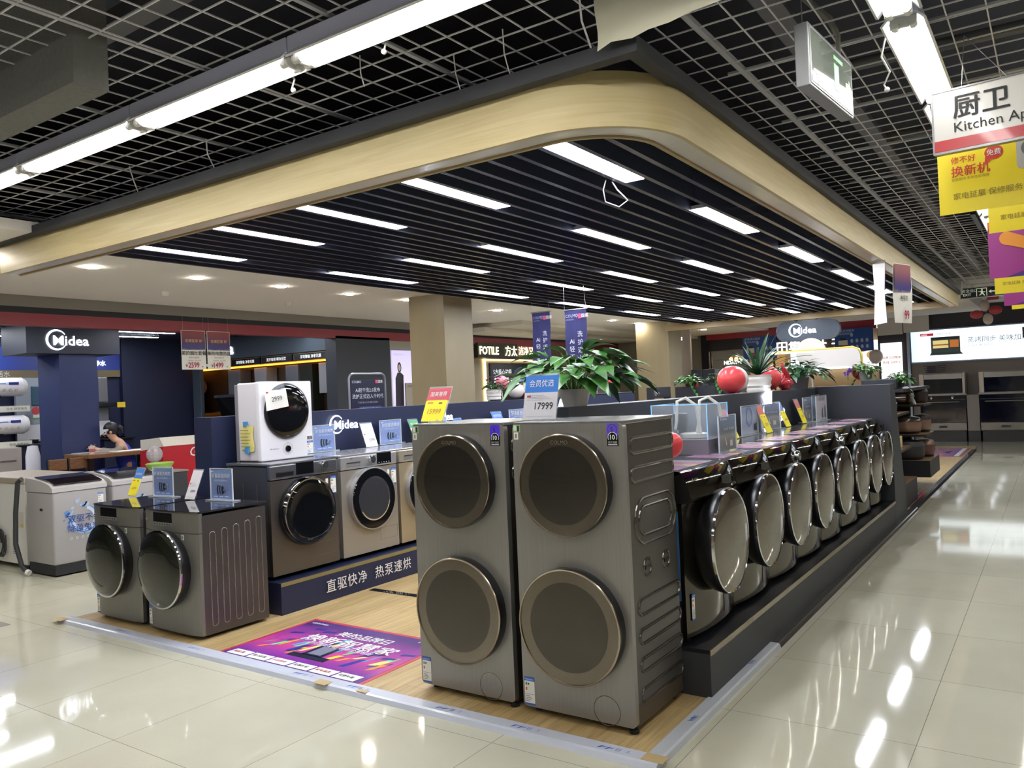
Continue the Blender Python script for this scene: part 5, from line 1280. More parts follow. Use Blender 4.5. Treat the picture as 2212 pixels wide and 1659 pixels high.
t = thing('wall_screen', 'large dark wall display with a blue glowing dome and orange lit frame', 'screen', (-8.58, 10.65, 1.2), 90)
MB().box(.2, 4.2, -.03, .02, .0, 1.02, M('1f2430', .2)).build('screen', t); MB().box(0, 4.3, -.015, .0, 1.08, 1.13, WARM_E).box(0, .06, -.015, 0, 0, 1.13, WARM_E).build('lit_frame', t)
b = MB(); y = -.034
for q, (r, c, e) in enumerate(((.42, '3a5a8a', .25), (.36, '2a3f6a', .3), (.24, '6f9ad8', .5))): b.add([(1.4 + r * math.cos(PI * i / 24), y - .001 * q, .6 + r * .8 * math.sin(PI * i / 24)) for i in range(25)], [tuple(range(25))], M(c, .4, em=e))
rnd = random.Random(2)
for k in range(30): a = rnd.uniform(.2, 2.9); r = rnd.uniform(.05, .3); x, z = 1.4 + r * math.cos(a), .6 + .8 * r * math.sin(a); b.box(x, x + .02, y - .006, y - .004, z, z + rnd.uniform(.01, .06), M('bcd4ff', .4, em=.9))
b.txt('5大核心功能', .13, .3, y, .78, M('e8ecf4', .4, em=.8), res=1)
for k in range(5): b.add([(.36 + .16 * k + .06 * math.cos(i * PI / 8), y, .64 + .06 * math.sin(i * PI / 8)) for i in range(16)], [tuple(range(16))], M('e8ecf4', .4, em=.8))
b.txt('3LED', .14, 2.1, y, .78, M('e8ecf4', .4, em=.8)); b.build('picture', t)
t = thing('shop_sign', 'glowing white lettered dark sign box left of the second gold column', 'shop sign', (-8.0, 15.8, 2.33), 90)
MB().box(0, 1.25, 0, .12, 0, .3, M('3f3f46', .5)).build('box', t); MB().txt('Vatti华帝', .22, .1, -.012, .08, GLOW, bold=.04).txt('vatti', .16, 1.3, -.012, .06, GLOW, bold=.04).build('glowing_letters', t)
for k, (y0, y1) in enumerate(((17.1, 17.75), (18.6, 19.4))):
    t = thing('range_hood', 'pale blue grey range hood on the cream wall left of the second gold column, the %s one' % ('left', 'right')[k], 'range hood', (-9.05, y0, 0), 90)
    MB().box(0, y1 - y0, -.15, .0, 1.69, 2.09, M('aeb8bb', .3)).build('chimney', t); MB().box(-.15, y1 - y0 + .3, -.35, .0, 1.5, 1.69, BLK).build('body', t)
    tag(MB().box(0, .3, 0, .01, 0, .16, M('f2ea12', .5)).build('price_tag', loc=(-8.68, y0 + .4, 1.57)), 'yellow price tag on the %s pale range hood at the cream wall' % ('left', 'right')[k], 'price tag').rotation_euler = (0, 0, R(90))
tag(MB().box(-9.09, -8.6, 16.4, 20.6, .9, 1.18, M('d8d6cc', .4)).box(-9.09, -8.55, 16.4, 20.6, 1.18, 1.22, BLK).build('hob_counter'), 'cream counter with black hobs below the pale range hoods', 'counter')
tag(MB().box(-9.08, -9.04, 16.3, 20.5, 2.28, 2.31, WARM_E).build('led_strip'), 'warm light strip over the cream wall left of the second gold column', 'light strip')
tag(MB().box(-8.9, -8.4, 17, 18.6, 2.62, 2.66, STRIP_E).build('strip_light'), 'pale strip light in the ceiling left of the second gold column', 'strip light')
# ================================================================== FAR RIGHT STORES (wall at y = 18)
v = MB().box(-6.5, -2.0, 18.0, 18.1, 2.98, 3.3, M('1c1c22', .5)).box(-6.5, -6.3, 17.95, 18.1, 0, 3.0, M('1c1c22', .5)).box(-6.3, -2.0, 21.5, 21.6, 0, 3.0, M('c9a878', .6)).box(-6.3, -2.0, 18.05, 21.5, 2.9, 2.95, M('4a3f38', .6)); v.box(-6.3, -4.3, 18.0, 18.1, 2.45, 2.75, M('34343a', .5)); v.box(-4.3, -2.0, 18.2, 18.3, 0, 2.76, M('d9b98a', .6))
struct('wall_store', v)
struct('trim_6', MB().box(-6.32, -2.02, 17.9, 18.0, 2.75, 2.98, M('a5303c', .4)))
v = MB().box(-2.0, -1.3, 17.9, 18.1, 0, 3.1, M('2f2933', .5)).box(-1.3, 7, 18.0, 18.1, 2.6, 3.12, M('35303a', .5)).box(-1.3, 7, 18.0, 18.1, 0, 2.6, M('8f8680', .6)).box(-1.36, -1.30, 17.85, 18.0, 0, 2.6, M('9aa4b4', .3, .4)); struct('wall_far', v)
v = MB().box(-8.0, -6.5, 18.0, 18.1, 0, 3.2, M('8f887c', .7)).box(-8, -6.0, 15.9, 16.0, 0, 3.2, M('8f887c', .7)) .box(-5.5, -5.32, 13.6, 14.2, 0, 2.9, M('a89a8a', .6)); struct('wall_far_left', v)
o = tag(MB().txt('KÜCHE', .22, 0, 0, 0, GLOW, bold=.03, rot=-PI / 2).build('glowing_text', loc=(-5.44, 13.58, 2.8)), 'white letters running down the narrow wall beside the second gold column', 'sign')
t = thing('shop_sign', 'glowing white characters over the food light box in the far store', 'shop sign', (-4.75, 17.85, 2.30)); MB().txt('亿田集成灶 天上', .32, 0, 0, 0, GLOW, bold=.05).build('glowing_letters', t); MB().box(-.05, 2.5, .06, .1, -.05, .34, M('3a2a22', .5)).build('backing', t)
for k, (x0, x1, z0, z1) in enumerate(((-5.25, -4.38, 2.15, 2.74), (-2.95, -2.06, 2.2, 2.77))):
    t = thing('hanging_poster', 'blue hanging poster with small white products, %s of the oval sign' % ('left', 'right')[k], 'poster', (x0, 17.7, z0)); w, h = x1 - x0, z1 - z0
    MB().box(0, w, 0, .01, 0, h, M('1c4a9c', .5)).build('sheet', t); b = MB()
    b.txt('家电清洗服务', .07, w * .06, -.004, h * .86, M('b8c8e8', .5), res=1).txt('全场免费体验', .06, w * .06, -.004, h * .74, M('b8c8e8', .5), res=1)
    b.box(w * .1, w * .34, -.004, 0, h * .3, h * .5, M('d8d4d0', .5)).box(w * .15, w * .3, -.005, 0, h * .5, h * .6, M('2a2430', .5)).box(w * .2, w * .36, -.005, 0, h * .16, h * .28, M('b8484a', .5))
    for q in range(9): b.add([(w * (.45 + .13 * (q % 4)) + .035 * math.cos(i * PI / 4), -.004, h * (.2 + .26 * (q // 4)) + .05 * math.sin(i * PI / 4)) for i in range(8)], [tuple(range(8))], M('a9b8d8', .5))
    b.build('print', t)
t = thing('light_box', 'bright food light box with bowls in the far store', 'light box', (-4.1, 17.95, 1.80)); MB().box(0, 2.1, 0, .08, 0, .66, M('e4eef4', .4, em=.95)).build('backlit_sheet', t)
b = MB()
for (x, z, r, c1, c2) in ((1.28, .56, .2, '6b4a2a', 'e8a83a'), (1.2, .22, .17, 'bcd0d8', 'c8d86a'), (1.75, .5, .15, '7a4a2a', 'd88a3a'), (.5, .4, .2, 'c8a07a', 'd87a4a'), (1.95, .3, .13, 'd89a3a', 'f0c060')):
    for q, (f, c) in enumerate(((1, c1), (.78, c2))): b.add([(x + r * f * math.cos(i * PI / 12), -.004 - .002 * q, z + r * f * .75 * math.sin(i * PI / 12)) for i in range(24)], [tuple(range(24))], M(c, .4, em=.5))
b.build('print', t)
t = thing('store_window', 'warm lit store interior with a small chandelier seen through glass', 'shop window', (-6.28, 18.02, .9)); MB().box(0, 1.75, 0, .01, 0, 1.55, CL).build('glass', t)
MB().box(-.0, 1.75, 0, .03, 0, .04, BLK).box(0, .04, 0, .03, 0, 1.55, BLK).box(1.71, 1.75, 0, .03, 0, 1.55, BLK).build('frame', t)
tag(MB().box(-6.2, -2.1, 19.2, 19.6, 2.84, 2.89, M('ffe7bd', .5, em=16)).build('ceiling_strip'), 'warm ceiling strip inside the far store', 'strip light')
t = thing('chandelier', 'small amber chandelier inside the far store window', 'chandelier', (-5.7, 18.9, 2.2)); b = MB().tube([(0, 0, .1), (0, 0, .68)], .008, BLK, 6).tube([(-.3, 0, .1), (.3, 0, .1)], .01, M('a8843a', .3, .7), 6).build('arms', t); b = MB()
for k in range(5): b.ball((-.3 + .15 * k, 0, .03), .055, M('ffc870', .4, em=4), 10, 8)
b.build('bulbs', t)
tag(MB().txt('NDAVN', .14, 0, 0, 0, GLOW, bold=.03).build('glowing_text', loc=(-6.1, 18.6, 2.08)), 'small glowing letters in the warm store window', 'sign')
box_thing('kitchen_counter', 'beige kitchen counter with dark oven in the far store below the food light box', 'counter', [('carcass', (0, 1.4, 0, .5, .1, 1.2), M('c9b08a', .5)), ('worktop', (-.02, 1.42, -.02, .5, 1.2, 1.25), M('4a3f38', .3)), ('oven', (.3, 1.0, -.02, 0, .4, 1.05), BLKG), ('dark_panel', (1.05, 1.35, -.02, 0, .5, 1.2), M('2a2420', .3))], (-4.1, 17.3, 0))
MB()
# oval hanging sign, white arch frame
t = thing('hanging_sign', 'dark oval hanging sign with glowing white logo under the far beam', 'shop sign', (-2.19, 12.05, 2.47))
MB().prism(rrect(1.14, .37, .18, 8), 'y', 0, .12, M('39424f', .45)).build('board', t)
b = MB(); logo(b, -.33, .01, .25, -.014, GLOW, .035, 1.05); b.build('glowing_letters', t)
MB().box(-.23, -.19, .03, .08, .18, .46, CHAR).box(.14, .18, .03, .08, .18, .46, CHAR).build('posts', t)
t = thing('arch_display', 'white rounded arch display with yellow edge and disc behind the charcoal wall', 'display frame', (0, 8.0, 0))
YE = M('d8c24a', .4)
b = MB().prism([(-1.1, 1.95), (-.62, 1.955), (-.56, 1.93), (-.53, 1.87), (-.52, 1.5), (-.56, 1.66), (-.62, 1.715), (-.95, 1.72), (-1.04, 1.74), (-1.1, 1.80)], 'y', 0, .06, M('cdc9c6', .5)); b.build('rounded_panel', t)
b = MB().tube([(-1.74, .03, 0), (-1.74, .03, 1.86), (-1.71, .03, 1.93), (-1.64, .03, 1.955), (-.62, .03, 1.965), (-.545, .03, 1.93), (-.515, .03, 1.86), (-.505, .03, 0)], .013, YE, 8); b.build('yellow_edge', t, True)
MB().box(-1.70, -1.1, .01, .05, 1.925, 1.95, M('e6e3de', .5)).build('top_bar', t)
MB().lathe([(.0001, 0), (.20, 0), (.20, .04), (.0001, .04)], (-1.2, .2, 1.93), M('d4d2ce', .5), 'y', 40).build('disc', t)
MB().box(-1.21, -1.19, .22, .24, 0, 1.75, SILV).box(-1.76, -1.72, 0, .06, 0, .1, YE).build('post', t)
# kiosks behind the right row
def kiosk(label, loc, w, d, h, pan):
    t = thing('display_kiosk', label, 'display kiosk', loc)
    MB().box(0, d, 0, w, h - .15, h, M('23262f', .5)).build('header', t); MB().box(.0, d, .0, .05, 0, h - .15, M('1a1d28', .5)).box(0, d, w - .05, w, 0, h - .15, M('1a1d28', .5)).build('legs', t)
    b = MB(); logo(b, .06, h - .075, .085, 0, M('d8d8dc', .4), .02); b.v = [(d + .002, v[0], v[2]) for v in b.v]; b.build('lettering', t)
    if pan: MB().box(pan[0], pan[1], pan[2], pan[3], 0, h - .01, M('181b26', .5)).build('side_panel', t)
    return t
kiosk('dark kiosk with white logo behind the charcoal wall under the left bushy plant', (-3.12, 7.0, 0), .62, .09, 1.545, (.38, .8, .1, .5))
kiosk('dark kiosk with white logo just left of the red balloon', (-2.70, 8.0, 0), .9, .09, 1.565, None)
box_thing('display_box', 'dark box on the shelf unit behind the end partition, under the trailing plant', 'box', [('body', (0, .4, 0, .45, 0, .125), M('22252e', .5)), ('front', (.03, .37, -.005, 0, .01, .11), M('2c303a', .5))], (-.42, 7.4, 1.402))
pothos('bushy pothos trailing over the dark kiosk beside the second gold column', (-2.55, 7.15, 1.535), .23, .13, 80, .10, pot_taper(.06, .05, .04, BLK), LEAF, 21, trail=5)
pothos('bushy pothos on the kiosk just left of the red balloon', (-2.5, 8.15, 1.555), .19, .12, 60, .09, pot_taper(.06, .05, .04, BLK), LEAF, 22, trail=3) 
MB()
tag(MB().box(-2.7, -2.3, 8.05, 8.4, 0, 1.555, M('1a1d28', .5)).build('display_stand'), 'dark panel carrying the bushy pothos left of the red balloon', 'display panel')
pothos('green plant trailing over the kiosk behind the end partition, left one', (-.40, 7.6, 1.53), .21, .13, 90, .085, pot_taper(.08, .07, .09, M('6f7378', .4, al=.8)), LEAF, 23, trail=4)
pothos('green plant over the shelves right of the end partition, rightmost plant', (-.02, 7.62, 1.42), .16, .16, 90, .085, pot_taper(.06, .05, .05, BLK), LEAF, 24, trail=4)
t = thing('orchid', 'purple orchid flowers beside the plants behind the end partition', 'flower', (-.58, 7.45, 1.532)); b = MB(); rnd = random.Random(9)
for i in range(6):
    p = (rnd.uniform(-.05, .05), rnd.uniform(-.03, .03), .1 + rnd.uniform(-.03, .05))
    for k in range(5): a = PI * k / 2.5; leaf(b, p, (math.cos(a), -.4, math.sin(a)), .035, .03, M('8a5ab8', .6), .1)
b.build('flowers', t); MB().tube([(0, 0, 0), (0, 0, .12)], .006, LEAF, 6).build('stem', t)
box_thing('refrigerator', 'tall grey refrigerator with a red sticker beyond the charcoal wall', 'refrigerator', [('body', (0, .6, .04, .6, .05, 1.9), M('5a5654', .35, .4)), ('door', (0, .29, 0, .04, .06, 1.9), M('5b5f6a', .25, .5)), ('door', (.3, .6, 0, .04, .06, 1.9), M('5b5f6a', .25, .5)), ('red_sticker', (.1, .2, -.006, 0, 1.5, 1.6), M('d2452f', .5))], (-5.4, 14.3, 0))
box_thing('counter_block', 'navy counter block behind the big pothos', 'counter', [('body', (0, .5, 0, .5, 0, 1.49), M('232a48', .5)), ('top', (-.01, .51, -.01, .51, 1.49, 1.5), M('3a4262', .4))], (-3.56, 6.0, 0))
tag(MB().box(-3.1, -2.95, 6.1, 6.4, 1.502, 1.52, WHT).build('leaflet_tray'), 'white tray on the navy counter block behind the big pothos', 'tray') if 0 else None
balloon('white balloon among the leaves at the right of the big pothos', (-3.46, 6.2, 1.64), .085, WHTB, stick=.14)
balloon('red balloon at the right edge of the big pothos beside a white one', (-3.28, 6.1, 1.64), .085, REDB, stick=.14)
tag(MB().box(0, .2, 0, .02, 0, .3, M('c9a0a0', .5)).box(.0, .2, -.003, 0, .0, .04, WHT).build('pink_box', loc=(-2.55, 9.2, 1.1)), 'pale pink box between the kiosks behind the charcoal wall', 'box')
tag(MB().box(0, .5, 0, .5, 0, 1.098, M('3a3c44', .5)).build('low_cabinet', loc=(-2.75, 9.0, 0)), 'grey low cabinet under the pink box behind the charcoal wall', 'cabinet')
# shelves with cookware behind the end partition
t = thing('shelf_unit', 'black shelf unit with wooden boards of cookware right of the end partition', 'shelf unit', (0, 0, 0))
MB().box(-.47, -.42, 6.78, 9.7, 0, 1.40, M('15161c', .5)).box(-.47, -.36, 8.2, 8.5, 0, 1.40, M('15161c', .5)).box(-.42, -.2, 9.62, 9.7, 0, 1.40, M('15161c', .5)).box(-.47, .06, 7.35, 9.7, 1.36, 1.40, M('1a1b22', .5)).build('frame', t)
SB = M('7c6247', .4)
for (y0, y1, z, x1) in ((6.8, 7.7, 1.12, .06), (6.8, 7.7, .70, .07), (8.7, 9.5, 1.165, .10), (8.7, 9.5, .76, .115)):
    MB().box(-.42, x1, y0, y1, z - .03, z - .002, M('2a2622', .4)).box(-.42, x1, y0, y1, z - .002, z, SB).build('shelf_board', t)
for (y0, y1, z, x1) in ((6.8, 7.85, .30, .09), (8.6, 9.6, .42, .15)):
    MB().box(-.42, x1, y0, y1, .2 if z > .4 else .02, z - .002, M('1b1c22', .5)).box(-.42, x1, y0, y1, z - .002, z, SB).build('base_box', t)
def cooker(label, loc, r, h, ma, lid, kind='rice cooker', sq=(1, 1), nm='rice_cooker'):
    t = thing(nm, label, kind, loc)
    MB().lathe([(.0001, 0), (r * .82, 0), (r * .95, h * .18), (r, h * .4), (r, h * .68)], (0, 0, 0), ma, seg=28, squash=sq).lathe([(r * .84, .001), (r * .955, h * .2)], (0, 0, -.0005), BLK, seg=28, squash=sq).build('body', t, True)
    MB().lathe([(r * 1.01, h * .68), (r * 1.0, h * .74), (r * .86, h * .92), (r * .4, h), (.0001, h)], (0, 0, 0), lid, seg=28, squash=sq).build('lid', t, True)
CU = M('8f7464', .3, .5); BR = M('6a4c46', .25, .5)
cooker('copper coloured cooker on the top shelf of the unit beyond the partition', (-.22, 8.95, 1.166), .17, .20, CU, M('7d6456', .3, .5))
cooker('dark cooker with a copper rim behind the copper one on the top shelf', (-.05, 9.33, 1.166), .13, .22, M('3d3638', .3, .4), M('2c282a', .3))
cooker('bronze cooker with dark lid on the middle shelf beyond the partition', (-.17, 8.95, .761), .20, .24, CU, M('4a403c', .2, .4))
cooker('small bronze cooker behind the larger one on the middle shelf', (-.02, 9.32, .761), .12, .25, CU, M('3d3638', .3, .4))
cooker('dark grey casserole on the base box beyond the partition', (-.13, 8.85, .421), .20, .26, M('2e3033', .5), M('37393c', .5), 'casserole', nm='casserole')
cooker('brown cooker on the base box behind the dark grey casserole', (.0, 9.3, .421), .14, .24, BR, M('8a746a', .3, .5))
cooker('dark steel pot on the near top shelf just right of the partition', (-.13, 7.3, 1.121), .12, .15, M('3a3e46', .3, .4), M('a9b4c0', .12, .7), 'pot', nm='cooking_pot')
tag(MB().box(-.14, .02, 7.1, 7.35, .701, .84, M('d2c08a', .5), .008).build('storage_box'), 'cream box on the near middle shelf just right of the partition', 'box')
t = thing('frying_pan', 'black frying pan whose handle sticks out from the near top shelf', 'pan', (-.29, 7.0, 1.27)); MB().lathe([(.0001, 0), (.1, 0), (.13, .03), (.125, .03), (.098, .004)], (0, 0, 0), BLK, seg=20).build('bowl', t, True); MB().tube([(.12, 0, .025), (.42, 0, .03)], .012, BLK, 8).build('handle', t, True); MB().lathe([(.11, -.149), (.11, 0), (.0001, 0)], (0, 0, 0), M('3a3e46', .3), seg=16).build('stand', t)
t = thing('tablet_stand', 'small white tablet leaning beside the copper cooker on the top shelf', 'tablet', (-.02, 8.8, 1.166)); b = MB().box(-.012, .012, -.05, .05, 0, .14, M('c9d0da', .2)); b.v = [(x - z * .35, y, z) for x, y, z in b.v]; b.build('screen', t)
# ovens
def oven(label, x0, x1, knob):
    t = thing('oven_unit', label, 'oven', (x0, 17.45, 0)); w = x1 - x0; ST = M('8c8880', .25, .6); BG = M('0d1024', .05, spec=.7)
    MB().box(0, w, .05, .54, .25, 1.58, M('99928c', .5)).build('carcass', t)
    MB().box(.10, w - .05, 0, .05, 1.12, 1.44, BG).build('upper_door', t); MB().box(.10, w - .05, -.005, .05, 1.44, 1.55, ST).build('upper_panel', t); MB().box(0, .09, -.002, .05, 1.06, 1.56, M('b3a99c', .35, .3)).box(w - .045, w, -.002, .05, 1.06, 1.56, M('b3a99c', .35, .3)).build('side_trims', t)
    MB().box(-.02, w + .02, -.01, .05, 1.06, 1.10, ST).build('middle_rail', t); MB().box(.0, w, 0, .05, .97, 1.055, BG).build('control_panel', t)
    if knob:
        for x in (.25, .72): MB().lathe([(.03, 0), (.028, -.03), (.0001, -.031)], (w * x, 0, 1.01), CHROME, 'y', 16).build('knob', t, True)
    ld = MB().box(0, w, 0, .05, .44, .955, BG).build('lower_door', t); MB().tube([(.1, -.04, .91), (w - .12, -.04, .91)], .012, CHROME, 8).build('handle', ld)
    MB().box(0, w, -.004, .05, .27, .43, ST).box(w * .4, w * .58, -.006, -.004, .32, .37, BLK).build('drawer', t)
    MB().box(.02, w - .02, .1, .54, .0, .25, M('2c2a2a', .4)).build('plinth', t)
oven('built in double oven with steel trim at the far end, the left unit', -1.08, -.16, 1)
oven('built in double oven with black doors at the far end, the right unit', .12, 1.1, 0)
oven('built in double oven at the far end beyond the right edge of the picture', 1.12, 2.1, 0)
tag(MB().box(-.14, .10, 17.5, 18, .25, 1.06, M('8c8580', .5)).box(-.14, .1, 17.5, 18, 0, .25, M('2c2a2a', .4)).txt('entive', .06, -.08, 17.495, .93, GREY).build('filler_panel'), 'taupe filler panel between the two far ovens', 'panel')
t = thing('cookware_basket', 'dark wire basket on top of the left far oven', 'basket', (-.75, 17.6, 1.58)); b = MB()
for k in range(4): b.tube([(p[0], p[1], .02 + .05 * k) for p in rrect(.38 + .03 * k, .2, .03, 3)], .008, M('3a3850', .4), 6, True)
b.box(-.16, .0, -.06, .06, .015, .17, M('3a3446', .5)); b.build('wires', t)
t = thing('light_box', 'long bright advertising light box with steam oven pictures over the far ovens', 'light box', (-1.27, 17.9, 1.86)); MB().box(-.02, 3.4, .0, .1, -.03, .76, M('8a9ab4', .4, .3)).build('case', t)
MB().box(0, 3.38, -.01, 0, 0, .73, m_steps('pale_sky_print', 'X', [(0, 'bcd8ec'), (.12, 'e4f0f8'), (.3, 'eef6fa'), (1, 'e6f2f8')], .4, em=1.05)).build('backlit_sheet', t)
b = MB(); y = -.014
b.box(.2, .48, y, -.01, .60, .66, M('c23048', .4, em=.4)).txt('entive', .05, .23, y - .002, .615, M('ffffff', .4, em=.8)).txt('蒸烤烹饪专家', .05, .54, y, .61, M('5a7a9a', .4)).txt('蒸烤同步 美味加速', .145, 1.17, y, .40, M('6a8094', .4, em=.25)).txt('左蒸右烤 中西合一', .07, 1.18, y, .29, M('7a90a4', .4, em=.25))
b.box(.42, 1.02, y, -.01, .20, .56, M('5a7478', .4)).box(.42, 1.02, y - .002, y, .51, .56, M('2f3f46', .4)).box(.46, .78, y - .002, y, .30, .48, M('e8d890', .4, em=.5)).box(.81, .99, y - .002, y, .31, .48, M('d07a3a', .4, em=.4)).box(.46, .78, y - .003, y, .36, .39, M('c86a3a', .4, em=.3)).add([(.38, y - .002, .14), (1.08, y - .002, .14), (1.02, y - .002, .2), (.42, y - .002, .2)], [(0, 1, 2, 3)], M('4a6468', .4))
b.box(2.28, 2.7, y, -.01, .12, .36, M('7a8a94', .4)).box(2.24, 2.6, y - .002, y, .42, .66, M('4a545a', .4)); b.build('print', t)
t = thing('light_box', 'small upright white light box with red characters on the purple pillar', 'light box', (-1.94, 17.84, 1.3)); MB().box(0, .47, 0, .05, 0, 1.06, M('e8e6e4', .4, em=.95)).build('backlit_sheet', t); MB().txt('品牌 亿田智能', .066, .04, -.004, .68, M('c2382f', .5), bold=.02).txt('热线 300911', .075, .04, -.004, .56, M('c2382f', .5), bold=.01).build('lettering', t)
for k, (x0, x1, z0, z1) in enumerate(((-1.975, -1.425, 2.545, 3.045), (-1.405, -.86, 2.57, 3.07))): tag(MB().box(x0, x1, 17.78, 17.8, z0, z1, M('cfc9c6', .6)).build('blank_board'), 'blank white square board under the far beam, the %s of two' % ('left', 'right')[k], 'board')
t = thing('balloon_cluster', 'cluster of two red and two white balloons on the dark wall at the right', 'balloons', (.46, 15.2, 2.74))
for (dx, dz, ma) in ((-.02, .135, M('c9bcb8', .3)), (.165, .03, M('b8404a', .3)), (.03, -.135, M('c9bcb8', .3)), (-.165, -.03, M('b8404a', .3))): MB().ball((dx, 0, dz), .1, ma, 18, 12, (.9 if dx == 0 or abs(dx) < .1 else 1.15, .8, 1.15 if abs(dx) < .1 else .85)).build('balloon_part', t, True)
MB().tube([(0, 0, 0), (0, 0, .38)], .003, WHT, 5).build('string', t)
for k, (p, r, ma, lb) in enumerate((((-2.35, 17.5, 1.72), .2, M('b8323c', .3), 'red balloon at the right end of the food light box'), ((-2.0, 17.55, 2.05), .16, M('c9bcb8', .3), 'pale balloon against the purple pillar above the red one'))): balloon(lb, p, r, ma, stick=p[2])
# exit signs, department sign, hanging posters over the aisle
t = thing('exit_sign', 'grey exit sign box with glossy face hanging from the grid', 'exit sign', (.85, .05, 2.71), 85.5)
MB().box(0, .575, .0, .055, 0, .25, M('8b8d92', .4, .4), .004).build('case', t); MB().box(.012, .563, -.003, 0, .012, .238, M('c9cbcf', .3, .5)).build('bezel', t); MB().box(.022, .553, -.005, -.002, .02, .228, M('737a72', .04, em=.1, coat=.6)).build('face', t)
b = MB().box(.30, .36, -.0065, -.005, .06, .17, M('5fae74', .4, em=.4)).box(.30, .42, -.0065, -.005, .19, .205, M('7fc08e', .4, em=.4)).box(.46, .51, -.0065, -.005, .09, .13, M('a8dc8a', .4, em=.5)).add([(.50, -.0065, .07), (.535, -.0065, .11), (.50, -.0065, .15)], [(0, 1, 2)], M('a8dc8a', .4, em=.5)); b.build('pictogram', t)
MB().tube([(.03, .03, .25), (.03, .03, .39)], .002, SILV, 5).build('wire', t); MB().tube([(.50, .03, .25), (.50, .03, .36), (.5, .06, .44), (.53, .2, .62)], [.008, .012, .016, .016], M('a09f9a', .5), 8).build('conduit', t, True)
t = thing('exit_sign', 'dark exit sign with pale running figure hanging beyond the canopy end', 'exit sign', (.26, 12.5, 2.835))
MB().box(0, .85, 0, .06, -.012, .172, M('9a9a98', .4)).box(.01, .84, -.003, 0, 0, .16, M('15182a', .3)).build('case', t)
b = MB(); PL = M('c9d4b8', .4, em=.25); y = -.006
b.txt('安全出口', .06, .03, y, .095, PL, res=1).txt('EXIT', .06, .045, y, .03, PL, bold=.01)
b.box(.24, .40, y, -.003, .012, .148, PL).box(.252, .388, y - .002, y, .0, .136, M('15182a', .3)).ball((.325, y - .004, .118), .014, PL, 8, 6).add([(.30, y - .004, .10), (.335, y - .004, .105), (.345, y - .004, .06), (.37, y - .004, .02), (.355, y - .004, .015), (.33, y - .004, .05), (.29, y - .004, .02), (.28, y - .004, .03), (.31, y - .004, .06)], [tuple(range(9))], PL).box(.33, .375, y - .004, y, .075, .085, PL).box(.27, .31, y - .004, y, .085, .094, PL)
b.box(.46, .62, y, -.003, .07, .09, PL).add([(.46, y, .11), (.42, y, .08), (.46, y, .05)], [(0, 1, 2)], PL); b.build('pictogram', t); MB().tube([(.05, .03, .17), (.05, .03, .28)], .003, SILV, 5).tube([(.8, .03, .17), (.8, .03, .28)], .003, SILV, 5).build('wires', t)
tag(MB().box(.2, 1.4, 15, 15.01, 3.02, 3.06, RED).box(.5, .7, 14.995, 15, 2.96, 3.05, M('b03a40', .5)).build('promo_strip'), 'red promotional strip hanging behind the dark exit sign', 'banner')
t = thing('department_sign', 'white department sign with a red lower band at the top right', 'sign', (1.168, 1.0, 2.578), -4)
MB().box(0, .95, 0, .03, 0, .285, M('dcd9d6', .25, coat=.4)).build('board', t); MB().box(0, .95, -.002, 0, .008, .058, M('b81f2d', .3, coat=.4)).build('red_band', t)
b = MB().box(-.004, .954, -.004, .034, -.004, .006, M('8a8a8e', .3, .5)).box(-.004, .954, -.004, .034, .28, .288, M('8a8a8e', .3, .5)).box(-.006, .002, -.004, .034, 0, .288, M('8a8a8e', .3, .5)); b.build('frame', t)
MB().txt('厨卫', .115, .085, -.004, .155, INK, bold=.03).txt('Kitchen Appliances', .064, .085, -.004, .085, INK).build('lettering', t)
MB().tube([(.12, .015, .288), (.14, .015, .52)], .0015, SILV, 4).tube([(.14, .015, .52), (.3, .015, .288)], .0015, SILV, 4).tube([(.8, .015, .288), (.75, .015, .52)], .0015, SILV, 4).build('wires', t)
